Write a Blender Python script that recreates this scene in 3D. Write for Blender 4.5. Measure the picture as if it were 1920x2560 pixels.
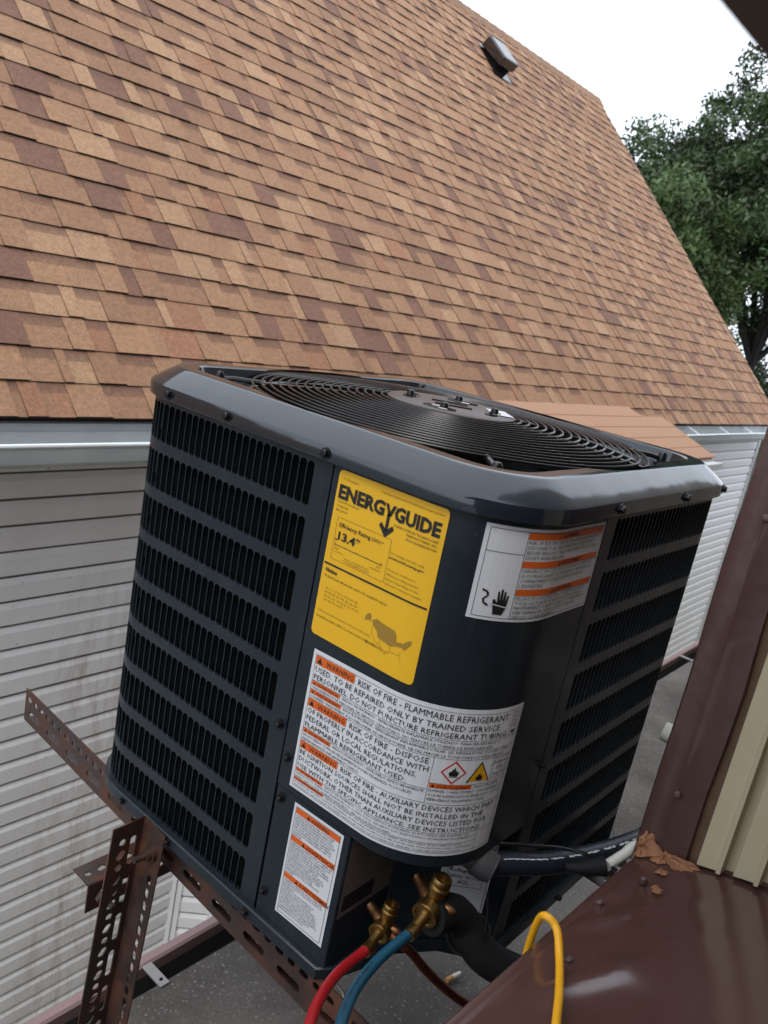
import bpy, math, random
import numpy as np
from mathutils import Vector, Matrix

# ------------------------------------------------------------------ camera, sky, sun
S = bpy.context.scene
for o in list(bpy.data.objects):
    bpy.data.objects.remove(o)
C = S.collection
random.seed(11)
rng = np.random.default_rng(7)
PI = math.pi
rad = math.radians

CAM = np.array([-0.6483, -0.3449, 0.8374])
YAW, PITCH, ROLL = rad(37.454), rad(14.672), rad(11.3302)
FPX = 2079.9
cF = np.array([math.cos(YAW)*math.cos(PITCH), math.sin(YAW)*math.cos(PITCH), -math.sin(PITCH)])
_rt = np.array([math.sin(YAW), -math.cos(YAW), 0.0])
_up = np.cross(_rt, cF)
cR = math.cos(ROLL)*_rt + math.sin(ROLL)*_up
cU = -math.sin(ROLL)*_rt + math.cos(ROLL)*_up
cd = bpy.data.cameras.new('camera')
cam = bpy.data.objects.new('camera', cd)
C.objects.link(cam)
cam.matrix_world = Matrix(((cR[0], cU[0], -cF[0], CAM[0]), (cR[1], cU[1], -cF[1], CAM[1]),
                           (cR[2], cU[2], -cF[2], CAM[2]), (0, 0, 0, 1)))
cd.sensor_fit = 'VERTICAL'
cd.sensor_height = 36.0
cd.lens = 36.0*FPX/2560.0
cd.clip_start = 0.02
cd.clip_end = 500
cd.dof.use_dof = True
cd.dof.focus_distance = 1.05
cd.dof.aperture_fstop = 12
S.camera = cam
S.view_settings.view_transform = 'Standard'
S.view_settings.look = 'None'
S.view_settings.exposure = 0.66
S.view_settings.gamma = 1.0
S.view_settings.use_curve_mapping = False

W = bpy.data.worlds.new('World')
S.world = W
W.use_nodes = True
nt = W.node_tree
nt.nodes.clear()
wo = nt.nodes.new('ShaderNodeOutputWorld')
wb = nt.nodes.new('ShaderNodeBackground')
sk = nt.nodes.new('ShaderNodeTexSky')
sk.sky_type = 'NISHITA'
sk.sun_disc = False
SUN_EL, SUN_AZ = rad(56), rad(200)          # azimuth measured from +X, counter-clockwise
sk.sun_elevation = SUN_EL
sk.sun_rotation = PI/2 - SUN_AZ
hs = nt.nodes.new('ShaderNodeHueSaturation')
hs.inputs['Saturation'].default_value = 0.25
mx = nt.nodes.new('ShaderNodeMix')
mx.data_type = 'RGBA'
mx.inputs[0].default_value = 0.82
mx.inputs['B'].default_value = (9.6, 10.5, 11.8, 1)
nt.links.new(sk.outputs[0], hs.inputs['Color'])
nt.links.new(hs.outputs[0], mx.inputs['A'])
nt.links.new(mx.outputs['Result'], wb.inputs[0])
wb.inputs[1].default_value = 0.115
nt.links.new(wb.outputs[0], wo.inputs[0])

sd = bpy.data.lights.new('sun', 'SUN')
sd.energy = 0.9
sd.angle = rad(25)
sd.color = (1.0, 0.96, 0.9)
sun = bpy.data.objects.new('sun', sd)
C.objects.link(sun)
sdir = Vector((math.cos(SUN_AZ)*math.cos(SUN_EL), math.sin(SUN_AZ)*math.cos(SUN_EL), math.sin(SUN_EL)))
sun.rotation_euler = sdir.to_track_quat('Z', 'Y').to_euler()


def proj(P):
    d = np.asarray(P, float) - CAM
    z = d @ cF
    return 960 + FPX*(d @ cR)/z, 1280 - FPX*(d @ cU)/z, z


# ------------------------------------------------------------------ material helpers
class NT:
    def __init__(s, name):
        s.m = bpy.data.materials.new(name)
        s.m.use_nodes = True
        s.t = s.m.node_tree
        s.b = s.t.nodes['Principled BSDF']
        s.out = s.t.nodes['Material Output']

    def n(s, typ, **kw):
        x = s.t.nodes.new(typ)
        for k, v in kw.items():
            setattr(x, k, v)
        return x

    def l(s, a, b):
        s.t.links.new(a, b)

    def pos(s, scale=(1, 1, 1)):
        g = s.n('ShaderNodeNewGeometry')
        mp = s.n('ShaderNodeMapping')
        mp.inputs['Scale'].default_value = scale
        s.l(g.outputs['Position'], mp.inputs['Vector'])
        return mp.outputs[0]

    def noise(s, scale, detail=4, rough=0.6, vec=None):
        x = s.n('ShaderNodeTexNoise')
        x.inputs['Scale'].default_value = scale
        x.inputs['Detail'].default_value = detail
        x.inputs['Roughness'].default_value = rough
        s.l(vec if vec is not None else s.pos(), x.inputs['Vector'])
        return x.outputs['Fac']

    def ramp(s, fac, stops):
        r = s.n('ShaderNodeValToRGB')
        e = r.color_ramp.elements
        while len(e) < len(stops):
            e.new(0.5)
        for el, (p, c) in zip(e, stops):
            el.position = p
            el.color = (c, c, c, 1) if isinstance(c, (int, float)) else (*c, 1)
        s.l(fac, r.inputs[0])
        return r.outputs[0]

    def mix(s, fac, a, b, mode='MIX'):
        x = s.n('ShaderNodeMix')
        x.data_type = 'RGBA'
        x.blend_type = mode
        for sock, v in ((x.inputs[0], fac), (x.inputs['A'], a), (x.inputs['B'], b)):
            if isinstance(v, (int, float)):
                sock.default_value = v
            elif isinstance(v, tuple):
                sock.default_value = (*v, 1) if len(v) == 3 else v
            else:
                s.l(v, sock)
        return x.outputs['Result']

    def math(s, op, a, b=0.0):
        x = s.n('ShaderNodeMath', operation=op)
        for sock, v in zip(x.inputs, (a, b)):
            if isinstance(v, (int, float)):
                sock.default_value = v
            else:
                s.l(v, sock)
        return x.outputs[0]

    def bump(s, h, strength=0.3, dist=0.01):
        x = s.n('ShaderNodeBump')
        x.inputs['Strength'].default_value = strength
        x.inputs['Distance'].default_value = dist
        s.l(h, x.inputs['Height'])
        s.l(x.outputs[0], s.b.inputs['Normal'])

    def col(s, v):
        if isinstance(v, tuple):
            s.b.inputs['Base Color'].default_value = (*v, 1)
        else:
            s.l(v, s.b.inputs['Base Color'])

    def rough(s, v):
        if isinstance(v, (int, float)):
            s.b.inputs['Roughness'].default_value = v
        else:
            s.l(v, s.b.inputs['Roughness'])

    def metal(s, v):
        s.b.inputs['Metallic'].default_value = v


def plain(name, col, rough=0.5, metal=0.0, var=0.15, vscale=30, bump=0.0, bscale=80, bdist=0.002, spec=None):
    k = NT(name)
    f = k.noise(vscale)
    k.col(k.mix(f, tuple(c*(1-var) for c in col), tuple(min(1, c*(1+var)) for c in col)))
    k.rough(rough)
    k.metal(metal)
    if spec is not None:
        k.b.inputs['Specular IOR Level'].default_value = spec
    if bump:
        k.bump(k.noise(bscale), bump, bdist)
    return k.m


M = {}
# dark slate enamel of the condenser
k = NT('slate_enamel')
dust = k.ramp(k.noise(9, 6, 0.7), [(0.45, 0.0), (0.75, 1.0)])
speck = k.ramp(k.noise(260, 2, 0.5), [(0.70, 0.0), (0.76, 1.0)])
runs = k.ramp(k.noise(1.0, 6, 0.7, k.pos((60, 60, 5))), [(0.52, 0.0), (0.78, 1.0)])
scr = k.ramp(k.noise(1.0, 3, 0.6, k.pos((30, 420, 300))), [(0.735, 0.0), (0.76, 1.0)])
base = k.mix(k.math('MULTIPLY', dust, 0.40), (0.0105, 0.0165, 0.0225), (0.030, 0.035, 0.038))
base = k.mix(k.math('MULTIPLY', runs, 0.22), base, (0.060, 0.062, 0.060))
base = k.mix(k.math('MULTIPLY', scr, k.math('MULTIPLY', dust, 0.6)), base, (0.16, 0.165, 0.17))
k.col(k.mix(k.math('MULTIPLY', speck, k.math('MULTIPLY', dust, 0.30)), base, (0.28, 0.28, 0.27)))
k.rough(k.ramp(k.noise(14, 5, 0.7), [(0.3, 0.28), (0.8, 0.44)]))
k.b.inputs['Specular IOR Level'].default_value = 0.32
k.bump(k.noise(7, 2, 0.5), 0.05, 0.02)
M['enamel'] = k.m
k = NT('slate_enamel_lid')
dust = k.ramp(k.noise(11, 6, 0.7), [(0.5, 0.0), (0.8, 1.0)])
k.col(k.mix(k.math('MULTIPLY', dust, 0.18), (0.010, 0.016, 0.023), (0.034, 0.036, 0.038)))
k.rough(k.ramp(k.noise(16, 5, 0.7), [(0.3, 0.07), (0.8, 0.17)]))
k.bump(k.noise(9, 2, 0.5), 0.07, 0.02)
k.b.inputs['IOR'].default_value = 1.62
M['lid'] = k.m
M['black_metal'] = plain('black_wire_coating', (0.008, 0.008, 0.009), 0.30, 0, 0.2, 60, spec=0.4)
M['plate'] = plain('brown_reflection_plate', (0.050, 0.032, 0.024), 0.42, 0, 0.3, 40)  # brown of the roof's reflection put into the plate colour
M['coil'] = plain('dark_coil_fins', (0.003, 0.0035, 0.004), 0.9, 0, 0.2, 200, spec=0.05)
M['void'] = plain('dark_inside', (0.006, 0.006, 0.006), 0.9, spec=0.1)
M['screw'] = plain('black_screw', (0.010, 0.010, 0.011), 0.3, 0.3, 0.1)
M['yellow'] = plain('yellow_sticker_paper', (0.72, 0.40, 0.010), 0.42, 0, 0.04, 20)
M['white_label'] = plain('white_sticker_paper', (0.60, 0.61, 0.63), 0.42, 0, 0.03, 20)
M['grey_label'] = plain('silver_rating_plate', (0.17, 0.15, 0.14), 0.4, 0, 0.05, 20)
M['ink'] = plain('black_ink', (0.010, 0.010, 0.011), 0.45, 0, 0.05)
M['faded_ink'] = plain('faded_ink', (0.20, 0.12, 0.01), 0.45, 0, 0.05)
M['orange'] = plain('orange_ink', (0.62, 0.105, 0.008), 0.42, 0, 0.04)
M['red_ink'] = plain('red_ink', (0.45, 0.02, 0.02), 0.45, 0, 0.04)
M['amber'] = plain('amber_ink', (0.65, 0.33, 0.01), 0.45, 0, 0.04)
M['state_ink'] = plain('brown_state_ink', (0.30, 0.17, 0.02), 0.45, 0, 0.05)
M['brass'] = plain('brass', (0.27, 0.165, 0.055), 0.40, 1.0, 0.25, 120, 0.15, 300)
M['copper_hot'] = plain('heat_stained_copper', (0.30, 0.15, 0.07), 0.42, 1.0, 0.4, 150)
M['copper'] = plain('copper_pipe', (0.24, 0.095, 0.06), 0.38, 1.0, 0.35, 60)
M['foam'] = plain('black_foam_insulation', (0.007, 0.007, 0.008), 0.7, 0, 0.2, 200, 0.2, 400, spec=0.25)
M['red_hose'] = plain('red_rubber', (0.33, 0.008, 0.012), 0.40, 0, 0.1, 50)
M['blue_hose'] = plain('blue_rubber', (0.004, 0.060, 0.105), 0.42, 0, 0.15, 50)
M['yellow_hose'] = plain('yellow_rubber', (0.80, 0.38, 0.004), 0.36, 0, 0.08, 50)
k = NT('navy_conduit')
k.col(k.mix(k.noise(90, 3), (0.008, 0.010, 0.016), (0.018, 0.022, 0.036)))
k.rough(0.42)
k.bump(k.noise(300, 2), 0.25, 0.002)
M['conduit'] = k.m
M['grey_plastic'] = plain('grey_plastic', (0.05, 0.05, 0.053), 0.5)
M['pvc'] = plain('white_pvc', (0.66, 0.64, 0.58), 0.42, 0, 0.06, 40)
M['white_paint'] = plain('white_metal_paint', (0.60, 0.62, 0.63), 0.38, 0, 0.1, 8)
M['grey_paint'] = plain('weathered_grey_paint', (0.43, 0.46, 0.47), 0.5, 0, 0.22, 5)
M['lip'] = plain('bright_metal_lip', (0.80, 0.84, 0.86), 0.25, 0.3, 0.05, 8)
M['soft_brown'] = plain('brown_soffit', (0.10, 0.07, 0.055), 0.6)  # one even brown for soffit and fascia
# rusty slotted steel
k = NT('rusty_steel')
r1 = k.ramp(k.noise(14, 6, 0.7), [(0.44, 0.0), (0.70, 1.0)])
r2 = k.ramp(k.noise(70, 5, 0.7), [(0.45, 0.0), (0.75, 1.0)])
a = k.mix(r1, (0.032, 0.022, 0.020), (0.115, 0.036, 0.014))
k.col(k.mix(k.math('MULTIPLY', r2, 0.45), a, (0.06, 0.020, 0.011)))
k.rough(k.ramp(r1, [(0.0, 0.42), (1.0, 0.75)]))
k.bump(k.noise(160, 5), 0.2, 0.002)
M['rust'] = k.m
# brown painted flashing
k = NT('brown_flashing')
f = k.noise(5, 5, 0.6)
sc = k.ramp(k.noise(38, 8, 0.8), [(0.62, 0.0), (0.72, 1.0)])
loc = k.ramp(k.noise(5.5, 2, 0.5, k.pos((1, 1, 1))), [(0.55, 0.0), (0.66, 1.0)])
b0 = k.mix(f, (0.080, 0.036, 0.029), (0.104, 0.052, 0.043))
k.col(k.mix(k.math('MULTIPLY', sc, k.math('MULTIPLY', loc, 0.25)), b0, (0.26, 0.17, 0.13)))
k.rough(k.ramp(k.noise(20, 5, 0.6), [(0.3, 0.13), (0.8, 0.22)]))
k.b.inputs['IOR'].default_value = 1.75
k.bump(k.noise(400, 3), 0.03, 0.001)
M['brown'] = k.m
k = NT('brown_corner_trim')
k.col(k.mix(k.noise(7, 5, 0.6), (0.066, 0.033, 0.028), (0.092, 0.049, 0.043)))
k.rough(0.42)
k.bump(k.noise(14, 3), 0.25, 0.012)
M['brown_trim'] = k.m
# beige ribbed cladding
k = NT('beige_cladding')
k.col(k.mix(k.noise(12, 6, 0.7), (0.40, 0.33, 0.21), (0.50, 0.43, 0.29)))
k.rough(0.48)
M['beige'] = k.m
M['shaded_beige'] = plain('shaded_beige_cladding', (0.30, 0.26, 0.21), 0.6, 0, 0.15, 6)  # darker copy of the beige, eave shade put into the colour
M['wood_gap'] = plain('brown_wood_edge', (0.10, 0.055, 0.028), 0.7, 0, 0.3, 60)
k = NT('orange_sealant')
k.col(k.mix(k.noise(60, 6, 0.7), (0.21, 0.085, 0.036), (0.40, 0.19, 0.095)))
k.rough(0.5)
k.bump(k.noise(110, 6, 0.7), 0.6, 0.006)
M['sealant'] = k.m
# shingles
k = NT('asphalt_shingle')
at = k.n('ShaderNodeVertexColor', layer_name='tint')
g1 = k.noise(190, 4, 0.8)
g2 = k.noise(48, 4, 0.75)
g3 = k.noise(1.1, 4, 0.6)
c1 = k.mix(1.0, at.outputs[0], k.ramp(g1, [(0.25, 0.50), (0.75, 1.50)]), 'MULTIPLY')
c2 = k.mix(1.0, c1, k.ramp(g2, [(0.3, 0.76), (0.7, 1.22)]), 'MULTIPLY')
k.col(k.mix(1.0, c2, k.ramp(g3, [(0.3, 0.92), (0.7, 1.06)]), 'MULTIPLY'))
k.rough(0.9)
k.bump(g1, 0.45, 0.003)
M['shingle'] = k.m
k = NT('plain_tan_roofing')
k.col(k.mix(k.noise(300, 3, 0.7), (0.30, 0.165, 0.10), (0.42, 0.235, 0.145)))
k.rough(0.9)
M['tan_roof'] = k.m
M['roof_edge'] = plain('dark_roof_edge', (0.05, 0.035, 0.03), 0.8)
# siding with grime
k = NT('white_vinyl_siding')
p = k.pos((1, 1, 1))
st = k.noise(1.0, 5, 0.65, k.pos((5.5, 1, 0.9)))
st2 = k.noise(1.0, 6, 0.75, k.pos((16, 1, 3.0)))
fl = k.ramp(k.noise(45, 2, 0.5), [(0.735, 0.0), (0.76, 1.0)])
sx = k.n('ShaderNodeSeparateXYZ')
k.l(p, sx.inputs[0])
# one dirty run on the wall: around x = 1.05, low down
band = k.math('MAXIMUM', k.math('SUBTRACT', 1.0, k.math('MULTIPLY', k.math('ABSOLUTE', k.math('SUBTRACT', sx.outputs[0], 1.22)), 3.6)), 0.0)
low = k.n('ShaderNodeMapRange')
low.inputs[1].default_value = -0.35
low.inputs[2].default_value = -1.0
k.l(sx.outputs[2], low.inputs[0])
band = k.math('MULTIPLY', band, low.outputs[0])
grime = k.math('MULTIPLY', k.ramp(st2, [(0.45, 0.0), (0.75, 1.0)]), k.math('ADD', k.math('MULTIPLY', band, 1.1), 0.015))
b0 = k.mix(k.ramp(st, [(0.35, 0.0), (0.75, 1.0)]), (0.80, 0.795, 0.83), (0.75, 0.74, 0.765))
b1 = k.mix(grime, b0, (0.36, 0.29, 0.25))
k.col(k.mix(k.math('MULTIPLY', fl, 0.55), b1, (0.10, 0.09, 0.09)))
k.rough(0.5)
M['siding'] = k.m
M['lap_grime_shade'] = plain('grime_and_shade_in_the_lap', (0.10, 0.085, 0.08), 0.8, 0, 0.3, 6)  # dark lap line: dirt plus the lap's shadow painted in
# granule surfaced flat roof
k = NT('granule_roofing')
g = k.noise(240, 4, 0.8)
b = k.ramp(k.noise(3.2, 7, 0.65), [(0.32, 0.0), (0.68, 1.0)])
vo = k.n('ShaderNodeTexVoronoi')
vo.inputs['Scale'].default_value = 260
k.l(k.pos(), vo.inputs['Vector'])
spk = k.ramp(vo.outputs['Color'], [(0.80, 0.0), (0.92, 1.0)])
c = k.mix(1.0, k.mix(b, (0.070, 0.060, 0.052), (0.165, 0.150, 0.135)), k.ramp(g, [(0.25, 0.55), (0.75, 1.4)]), 'MULTIPLY')
k.col(k.mix(k.math('MULTIPLY', spk, 0.35), c, (0.42, 0.40, 0.37)))
k.rough(0.95)
k.bump(g, 0.6, 0.004)
M['granule'] = k.m
M['gutter_dark'] = plain('dark_gutter_trough', (0.030, 0.030, 0.028), 0.8, 0, 0.3, 12)  # trough colour, much darker than the outer lip
M['gutter_lip'] = plain('mauve_gutter_paint', (0.235, 0.150, 0.145), 0.5, 0, 0.12, 10)
M['galv'] = plain('galvanised_strap', (0.24, 0.23, 0.22), 0.5, 0.3, 0.15, 50)
k = NT('ground_gravel')
k.col(k.mix(k.noise(1.5, 6, 0.7), (0.10, 0.11, 0.07), (0.17, 0.16, 0.14)))
k.rough(0.95)
M['ground'] = k.m
M['bark'] = plain('bark', (0.014, 0.011, 0.010), 0.9, 0, 0.3, 8)
k = NT('tree_leaves')
at = k.n('ShaderNodeVertexColor', layer_name='tint')
k.col(at.outputs[0])
k.rough(0.55)
tr = k.n('ShaderNodeBsdfTranslucent')
k.l(at.outputs[0], tr.inputs[0])
ms = k.n('ShaderNodeMixShader')
ms.inputs[0].default_value = 0.2
k.l(k.b.outputs[0], ms.inputs[1])
k.l(tr.outputs[0], ms.inputs[2])
k.l(ms.outputs[0], k.out.inputs[0])
M['leaf'] = k.m
M['vent'] = plain('brown_vent_paint', (0.016, 0.011, 0.011), 0.14, 0, 0.1, 20)
M['vent'].node_tree.nodes['Principled BSDF'].inputs['IOR'].default_value = 1.75
M['glass'] = plain('dark_window_glass', (0.03, 0.035, 0.04), 0.08)
M['paper'] = plain('cigarette_paper', (0.66, 0.63, 0.57), 0.7)
M['filter'] = plain('cork_filter', (0.45, 0.24, 0.06), 0.7)


# ------------------------------------------------------------------ mesh helpers
class MB:
    def __init__(s):
        s.v, s.f, s.mi = [], [], []

    def add(s, vs, fs, mi=0):
        o = len(s.v)
        s.v += [tuple(map(float, q)) for q in vs]
        s.f += [tuple(i+o for i in f) for f in fs]
        s.mi += [mi]*len(fs)

    def quad(s, a, b, c, d, mi=0):
        s.add([a, b, c, d], [(0, 1, 2, 3)], mi)

    def box(s, lo, hi, mi=0, mat=None):
        x0, y0, z0 = lo
        x1, y1, z1 = hi
        vs = [(x0, y0, z0), (x1, y0, z0), (x1, y1, z0), (x0, y1, z0), (x0, y0, z1), (x1, y0, z1), (x1, y1, z1), (x0, y1, z1)]
        if mat is not None:
            vs = [tuple(mat @ Vector(q)) for q in vs]
        s.add(vs, [(0, 3, 2, 1), (4, 5, 6, 7), (0, 1, 5, 4), (1, 2, 6, 5), (2, 3, 7, 6), (3, 0, 4, 7)], mi)

    def tube(s, pts, r, n=12, mi=0, cap=True):
        pts = [Vector(p) for p in pts]
        rs = r if isinstance(r, (list, tuple)) else [r]*len(pts)
        t0 = (pts[1]-pts[0]).normalized()
        ref = Vector((0, 0, 1)) if abs(t0.z) < 0.9 else Vector((1, 0, 0))
        nrm = t0.cross(ref).normalized()
        vs, fs = [], []
        for i, p in enumerate(pts):
            t = (pts[min(i+1, len(pts)-1)]-pts[max(i-1, 0)]).normalized()
            nrm = (nrm - t*nrm.dot(t)).normalized()
            b = t.cross(nrm)
            for q in range(n):
                a = 2*PI*q/n
                vs.append(p + (nrm*math.cos(a)+b*math.sin(a))*rs[i])
        for i in range(len(pts)-1):
            for q in range(n):
                fs.append((i*n+q, i*n+(q+1) % n, (i+1)*n+(q+1) % n, (i+1)*n+q))
        if cap:
            fs.append(tuple(range(n))[::-1])
            fs.append(tuple((len(pts)-1)*n+q for q in range(n)))
        s.add(vs, fs, mi)

    def lathe(s, base, axis, prof, n=16, mi=0):
        """profile of (distance along axis, radius)"""
        base, axis = Vector(base), Vector(axis).normalized()
        ref = Vector((0, 0, 1)) if abs(axis.z) < 0.9 else Vector((1, 0, 0))
        u = axis.cross(ref).normalized()
        w = axis.cross(u)
        vs, fs = [], []
        for h, r in prof:
            for q in range(n):
                a = 2*PI*q/n
                vs.append(base+axis*h+(u*math.cos(a)+w*math.sin(a))*r)
        for i in range(len(prof)-1):
            for q in range(n):
                fs.append((i*n+q, i*n+(q+1) % n, (i+1)*n+(q+1) % n, (i+1)*n+q))
        fs.append(tuple(range(n))[::-1])
        fs.append(tuple((len(prof)-1)*n+q for q in range(n)))
        s.add(vs, fs, mi)

    def loft(s, rings, closed=True, mi=0):
        n = len(rings[0])
        vs = [p for r in rings for p in r]
        fs = []
        for i in range(len(rings)-1):
            for q in range(n if closed else n-1):
                fs.append((i*n+q, i*n+(q+1) % n, (i+1)*n+(q+1) % n, (i+1)*n+q))
        s.add(vs, fs, mi)

    def mesh(s, name, mats, smooth=False):
        me = bpy.data.meshes.new(name)
        me.from_pydata(s.v, [], s.f)
        for m in mats:
            me.materials.append(M[m])
        me.polygons.foreach_set('material_index', s.mi)
        if smooth:
            me.polygons.foreach_set('use_smooth', [True]*len(s.f))
            me.set_sharp_from_angle(angle=rad(35 if smooth is True else smooth))
        me.update()
        return me

    def build(s, name, mats, parent=None, smooth=False, fix=True):
        if isinstance(mats, str):
            mats = [mats]
        me = s.mesh(name, mats, smooth)
        if fix:
            import bmesh
            bm = bmesh.new()
            bm.from_mesh(me)
            bmesh.ops.recalc_face_normals(bm, faces=bm.faces)
            bm.to_mesh(me)
            bm.free()
        return link(name, me, parent)


def link(name, data, parent=None):
    o = bpy.data.objects.new(name, data)
    C.objects.link(o)
    if parent is not None:
        o.parent = parent
    return o


def tag(o, label=None, cat=None, group=None, kind=None):
    if label:
        o['label'] = label
    if cat:
        o['category'] = cat
    if group:
        o['group'] = group
    if kind:
        o['kind'] = kind
    return o


def thing(name, label, cat, group=None):
    return tag(link(name, None), label, cat, group)


def smooth_path(pts, sub=8):
    pts = [Vector(p) for p in pts]
    out = []
    P = [pts[0]*2-pts[1]]+pts+[pts[-1]*2-pts[-2]]
    for i in range(1, len(P)-2):
        for q in range(sub):
            t = q/sub
            a, b, c, d = P[i-1], P[i], P[i+1], P[i+2]
            out.append(0.5*((2*b)+(c-a)*t+(2*a-5*b+4*c-d)*t*t+(3*b-a-3*c+d)*t**3))
    out.append(pts[-1])
    return out


# ================================================================== SETTING
# ground far below, flat roof in front, our own building
mb = MB()
mb.quad((-150, -150, -3.2), (250, -150, -3.2), (250, 250, -3.2), (-150, 250, -3.2))
tag(mb.build('ground', 'ground'), kind='structure')

# low flat roof the condenser stands above
FR = -0.45
mb = MB()
nx, ny = 120, 8
vs, fs = [], []
for i in range(nx+1):
    for j in range(ny+1):
        x = -3+i*15/nx
        y = -0.30+j*0.895/ny
        vs.append((x, y, FR+0.003*math.sin(x*5.1+y*3)+0.002*math.sin(x*11+1)))
for i in range(nx):
    for j in range(ny):
        a = i*(ny+1)+j
        fs.append((a, a+ny+1, a+ny+2, a+1))
mb.add(vs, fs)
mb.quad((-3, 0.595, FR), (12, 0.595, FR), (12, 0.595, -0.52), (-3, 0.595, -0.52))
tag(mb.build('flat_roof', 'granule', smooth=True), kind='structure')

# gutter along the flat roof edge
gut = thing('roof_gutter', 'dark gutter with mauve outer lip along the grey flat roof edge', 'gutter')
mb = MB()
prof = [(0.598, -0.463), (0.599, -0.51), (0.606, -0.522), (0.634, -0.522), (0.640, -0.51), (0.642, -0.470)]
mb.loft([[(x, y, z) for y, z in prof] for x in (-3, 12)], closed=False)
mb.build('trough', 'gutter_dark', gut)
mb = MB()
prof = [(0.643, -0.53), (0.643, -0.447), (0.648, -0.443), (0.664, -0.444), (0.668, -0.452), (0.668, -0.56), (0.643, -0.53)]
mb.loft([[(x, y, z) for y, z in prof] for x in (-3, 12)], closed=False)
mb.build('outer_lip', 'gutter_lip', gut)
for sx_ in (0.19, 1.55, 2.95):
    mb = MB()
    mt = Matrix.Translation((sx_, 0, 0))
    mb.box((0, 0.586, -0.4485), (0.020, 0.646, -0.4455), 0, mt)
    mb.lathe(mt @ Vector((0.011, 0.60, -0.4455)), (0, 0, 1), [(0, 0.0035), (0.0006, 0.0035)], 10, 1)
    mb.build('gutter_strap', ['galv', 'void'], gut)

# lower wall of our own building under the flat roof
own = thing('clad_building', 'brown flashed and beige ribbed building corner beside the camera', 'building')
mb = MB()
mb.box((-3, -0.5, -3.2), (12, 0.56, -0.53))
mb.build('lower_wall', 'beige', own)


def sill_z(x, y):
    return 0.309+(0.205-x)*0.066+(-0.13-y)*0.26


def nz(x, y, s):
    v = 0
    for k_ in range(5):
        v += math.sin(x*s*(1+0.37*k_)*math.cos(k_*1.3)+y*s*(1.1+0.29*k_)*math.sin(k_*1.9+0.6)+k_*2.1)
    return v/5


# brown sill flashing: sloping sheet with a rounded, wrinkled front edge
mb = MB()
nx, ny = 190, 84
vs, fs = [], []
for i in range(nx+1):
    x = -1.6+1.82*(i/nx)
    for j in range(ny+1):
        t = j/ny
        if t < 0.12:                                     # vertical drop
            q = t/0.12
            y = -0.1315+0.002*nz(x, 0, 20)
            z = sill_z(x, -0.13)-0.10*(1-q)-0.006
        elif t < 0.22:                                   # rounded nose
            a = (t-0.12)/0.10*PI/2
            y = -0.1315-0.012*(1-math.cos(a))
            z = sill_z(x, -0.13)-0.006+0.008*math.sin(a)
        else:
            q = (t-0.22)/0.78
            y = -0.1435-q**1.35*0.70
            z = sill_z(x, y)+0.0005
            wr = math.exp(-((q**1.35*0.70-0.035)/0.05)**2)
            z += wr*(0.0050*nz(x, y*1.2, 36)+0.0010*nz(x+3, y, 110)+0.0034*nz(x+1, y*1.5, 62)*math.exp(-((x-0.05)/0.11)**2))
            z += 0.0022*nz(x, y, 11)*min(1, q*6)
        vs.append((x, y, z))
for i in range(nx):
    for j in range(ny):
        a = i*(ny+1)+j
        fs.append((a, a+ny+1, a+ny+2, a+1))
mb.add(vs, fs)
sill = mb.build('sill_flashing', 'brown', own, smooth=60)
for q in ((0.0607, -0.1467, 0.3235), (-0.046, -0.1661, 0.336), (0.128, -0.162, 0.327), (-0.30, -0.20, 0.364)):
    mb = MB()
    mb.lathe(q, (0.02, 0.25, 1), [(-0.004, 0.004), (0.0015, 0.0045), (0.0028, 0.0032), (0.0033, 0.001)], 12)
    mb.build('nail_head', 'brown_trim', sill, smooth=True)
# wall below the sill, building volume behind the corner, added shade wall
mb = MB()
mb.box((-1.6, -0.60, -0.45), (0.215, -0.150, 0.215))
mb.build('wall_below_sill', 'brown_trim', own)
mb = MB()
mb.box((0.235, -4.0, -0.45), (0.62, -0.190, 3.3))
mb.build('unseen_side_wall', 'brown_trim', own)  # unseen face, kept tall and dark to shade the unit's right side
mb = MB()
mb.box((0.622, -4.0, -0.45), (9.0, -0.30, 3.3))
mb.build('far_wall', 'shaded_beige', own)
mb = MB()
mb.box((-2.6, -1.05, -0.45), (0.2, -0.95, 3.3))
mb.build('added_shade_wall', 'brown_trim', own)  # unseen wall behind the camera, added to darken what faces it
# vertical corner trim with a crease
mb = MB()
zs = [0.285+0.06*i for i in range(13)]
rings = []
for i, z in enumerate(zs):
    w = 0.0022*nz(z*2.0, 0.3, 9)
    rings.append([(0.245, -0.1245, z), (0.206+w, -0.1245+w, z), (0.2005+w*0.6, -0.1275+w, z), (0.1985-w, -0.140, z),
                  (0.196+w, -0.1512+w*0.6, z), (0.1935-w, -0.1535+w, z), (0.196, -0.160, z), (0.199+w, -0.1800+w*1.6, z), (0.205, -0.1812+w*1.6, z)])
mb.loft(rings, closed=False)
trim = mb.build('corner_trim', 'brown_trim', own, smooth=50)
for q in ((0.1925, -0.1531, 0.395), (0.1925, -0.153, 0.70)):
    mb = MB()
    mb.lathe(q, (-1, 0, 0.1), [(-0.004, 0.0042), (0.0012, 0.0042), (0.0026, 0.003), (0.003, 0.001)], 12)
    mb.build('nail_head', 'brown_trim', trim, smooth=True)
mb = MB()
mb.box((0.206, -0.30, 0.285), (0.234, -0.168, 1.0))
mb.build('wood_edge', 'wood_gap', own)
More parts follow.
